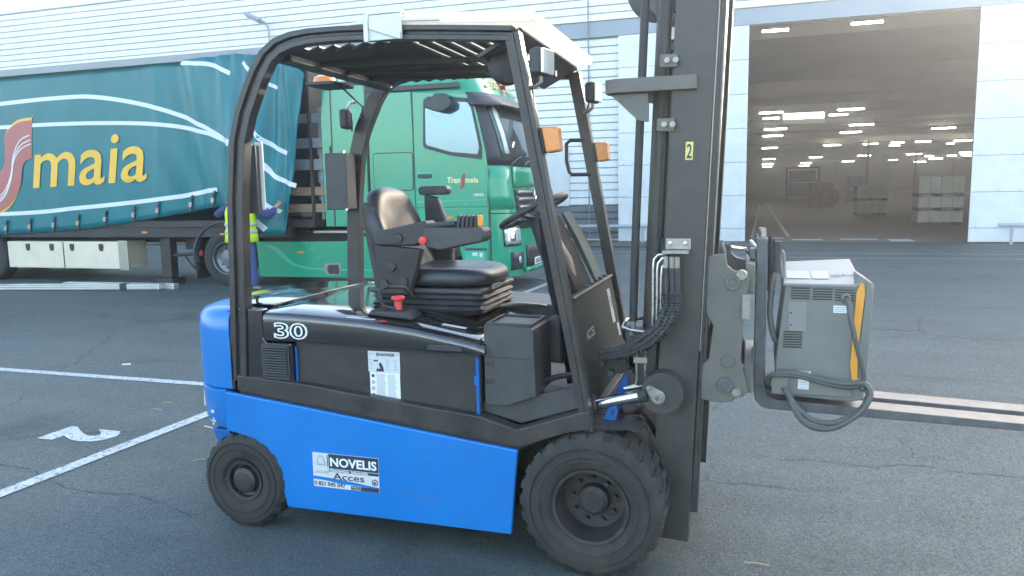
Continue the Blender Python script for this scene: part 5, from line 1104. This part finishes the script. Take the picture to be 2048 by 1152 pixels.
MB().prism([(-.012,-.075),(.012,-.075),(.004,-.03),(-.004,-.03)], .082,.115).build('nose', M_skin, body, xf=lambda p: (hd.x+p[0],hd.y+p[1],hd.z+p[2]), bevel=.004)
MB().obox(tuple(hd+Vector((0,.078,-.098))), (.045,.012,.010)).build('mouth', M_maroon, body, bevel=.003)

# ------------------------------------------------------------------ charger standing on the forks
H = thing('battery_charger', 'grey battery charger with orange stripe standing on the raised forks', 'charger', (.28,3.4,.66))
cy0, cy1 = 3.24, 3.56
MB().prism([(.118,.690),(.400,.678),(.448,.690),(.455,.80),(.468,1.155),(.462,1.168),(.410,1.205),(.395,1.16),(.137,1.160),(.106,.833)], cy0+.004, cy1).build('casing', M_charger, H, bevel=.008)
bx('base_step', M_charger, H, .118,.400, cy0-.010,cy0+.003, .700,.775, bevel=.005)
MB().add([(.128,cy0-.004,1.162),(.402,cy0-.004,1.158),(.418,cy0-.004,1.172),(.412,cy1,1.238),(.140,cy1,1.222),(.128,cy0-.004,1.150),(.402,cy0-.004,1.147),(.418,cy0-.004,1.160),(.412,cy1,1.20),(.140,cy1,1.19)], [(0,1,2,3,4),(5,9,8,7,6),(0,5,6,1),(1,6,7,2),(2,7,8,3),(3,8,9,4),(4,9,5,0)]).build('lid', M_chargert, H, bevel=.004)
MB().prism([(.402,.755),(.432,.752),(.434,.765),(.420,.785),(.418,.9),(.436,1.13),(.430,1.166),(.418,1.168),(.404,1.13),(.392,.83)], cy0-.006, cy0+.0).build('orange_strip', M_orange, H, bevel=.002)
MB().prism([(.424,.79),(.455,.80),(.466,1.15),(.446,1.165),(.440,1.14),(.424,.92)], cy0-.004, cy0+.003).build('front_cheek', M_charger, H, bevel=.004)
def slots(x0, x1, z0, n, dz=.0105):
    for k in range(n): MB().box(x0,x1,cy0+.0005,cy0+.0035,z0+k*dz,z0+k*dz+.005).build('vent_slot', M_matte, H, smooth=0)
slots(.160,.232,1.098,5); slots(.242,.316,1.096,5); slots(.326,.398,1.094,5); slots(.135,.208,.895,7)
MB().prism(rrect(.152,.222,.965,1.085,.004), cy0+.0015, cy0+.0036).build('hatch', M_chargert, H, bevel=.001)
for z in (1.04,.99): MB().lathe([(0,-.004),(.004,-.003)], (.162,cy0+.0015,z), 'y', 8).build('hatch_screw', M_matte, H)
for (x0, x1, z0, z1) in ((.322,.372,1.045,1.075),(.196,.238,.725,.770),(.20,.245,.787,.799)):
    s_ = MB().box(x0,x1,cy0-.0125 if z0 < .77 else cy0+.0005,cy0-.0105 if z0 < .77 else cy0+.0035,z0,z1).build('rating_label', M_white, H, smooth=0)
    for k in range(3): MB().box(x0+.004,x1-.006,(cy0-.0132 if z0 < .77 else cy0-.0002),(cy0-.0127 if z0 < .77 else cy0+.0003),z0+.006+k*(z1-z0)/4,z0+.008+k*(z1-z0)/4).build('print_row', M_inkg, s_, smooth=0)
for k in range(2): MB().add([(.145+.10*k,cy0+.06,1.1766),(.235+.075*k,cy0+.06,1.1763),(.235+.075*k,cy0+.17,1.197),(.145+.10*k,cy0+.17,1.1965)], [(0,1,2,3)]).build('lid_label', M_inkg, H, smooth=0)
text('lid_name', 'ioniq', M_inkg, H, (.315,cy0+.10,1.188), .05, rot=(R(10),0,0), ext=.001)
bx('plug_housing', M_charger, H, .092,.16, cy0-.030,cy0-.011, .700,.775, bevel=.008)
cab1 = [(.365,3.225,1.105),(.372,3.19,1.09),(.380,3.175,1.03),(.405,3.18,.93),(.432,3.19,.83),(.440,3.20,.765),(.43,3.19,.745)]
MB().tube(smooth_path(cab1), .0105, 10).build('power_cable', M_cable, H)
MB().lathe([(.011,-.02),(.018,-.016),(.020,0)], (.366,cy0+.004,1.108), 'y', 14).build('cable_gland', M_charger, H)
loops = [[(.14,3.20,.735),(.165,3.18,.70),(.20,3.17,.655),(.26,3.17,.612),(.34,3.17,.612),(.42,3.18,.66),(.455,3.19,.715),(.44,3.21,.755),(.38,3.20,.752),(.30,3.19,.765),(.20,3.18,.790),(.12,3.18,.793),(.085,3.20,.78),(.08,3.24,.74)],
         [(.15,3.20,.725),(.18,3.165,.66),(.22,3.16,.605),(.28,3.16,.583),(.35,3.16,.600),(.43,3.165,.665),(.462,3.18,.73),(.44,3.19,.773),(.37,3.19,.768),(.28,3.185,.780),(.19,3.175,.803),(.11,3.18,.80)]]
for l in loops: MB().tube(smooth_path(l), .0115, 10).build('cable_loop', M_cable, H)
MB().tube(smooth_path([(.10,3.30,1.22),(.085,3.28,1.12),(.082,3.27,1.02),(.10,3.27,.93),(.125,3.28,.90)]), .012, 10).build('cable_tail', M_cable, H)
MB().tube([(.105,3.30,1.33),(.100,3.30,1.20)], .019, 12).build('plug_sleeve', M_plast, H)
MB().tube(smooth_path([(.13,3.33,1.15),(.12,3.30,1.23),(.115,3.30,1.29),(.13,3.31,1.27),(.135,3.32,1.18)]), .007, 8).build('plug_handle', M_chargert, H)

# ------------------------------------------------------------------ litter on the asphalt
M_twig = mat('dry_stalk', (.42,.34,.18), .8, var=.2); M_chip = mat('pale_chip', (.6,.6,.56), .7)
for (x, y, l, a, lab) in ((-4.22,4.50,.07,20,'dry stalk on the asphalt behind the forklift, farther of two'),(-4.16,4.33,.08,-5,'dry stalk on the asphalt near the painted line'),(-3.10,3.52,.07,35,'dry stalk beside the rear wheel'),(.05,3.10,.10,0,'pale stalk on the asphalt below the forks')):
    tag(MB().tube([(x-l/2*math.cos(R(a)),y-l/2*math.sin(R(a)),.006),(x,y,.010),(x+l/2*math.cos(R(a)),y+l/2*math.sin(R(a)),.006)], .003, 5).build('dry_stalk', M_twig), lab, 'stalk', 'dry stalks on the asphalt')
tag(MB().obox((-5.6,5.5,.006), (.07,.035,.01), rz=.3).build('paper_scrap', M_chip), 'small white scrap on the asphalt above the painted line', 'scrap')
tag(MB().obox((.93,2.33,.008), (.03,.018,.012), rz=.5).build('stone_chip', M_chip), 'small pale chip on the asphalt at the lower right', 'stone')
# ------------------------------------------------------------------ haze volume, added to stand in for the veil of lens glare
hz = MB().box(-640,640,-640,640,-1.0,10.0).build('haze', bpy.data.materials.new('added_glare_haze'), smooth=0)
hm = hz.data.materials[0]; hm.use_nodes = True; hn = hm.node_tree; hn.nodes.remove(hn.nodes['Principled BSDF'])
pv = hn.nodes.new('ShaderNodeVolumePrincipled'); pv.inputs['Color'].default_value = (.97,.98,1,1); pv.inputs['Density'].default_value = .0046; pv.inputs['Anisotropy'].default_value = .8
hn.links.new(pv.outputs[0], hn.nodes['Material Output'].inputs['Volume'])
tag(hz, 'thin haze added over the whole yard to imitate lens glare', 'haze', kind='stuff')
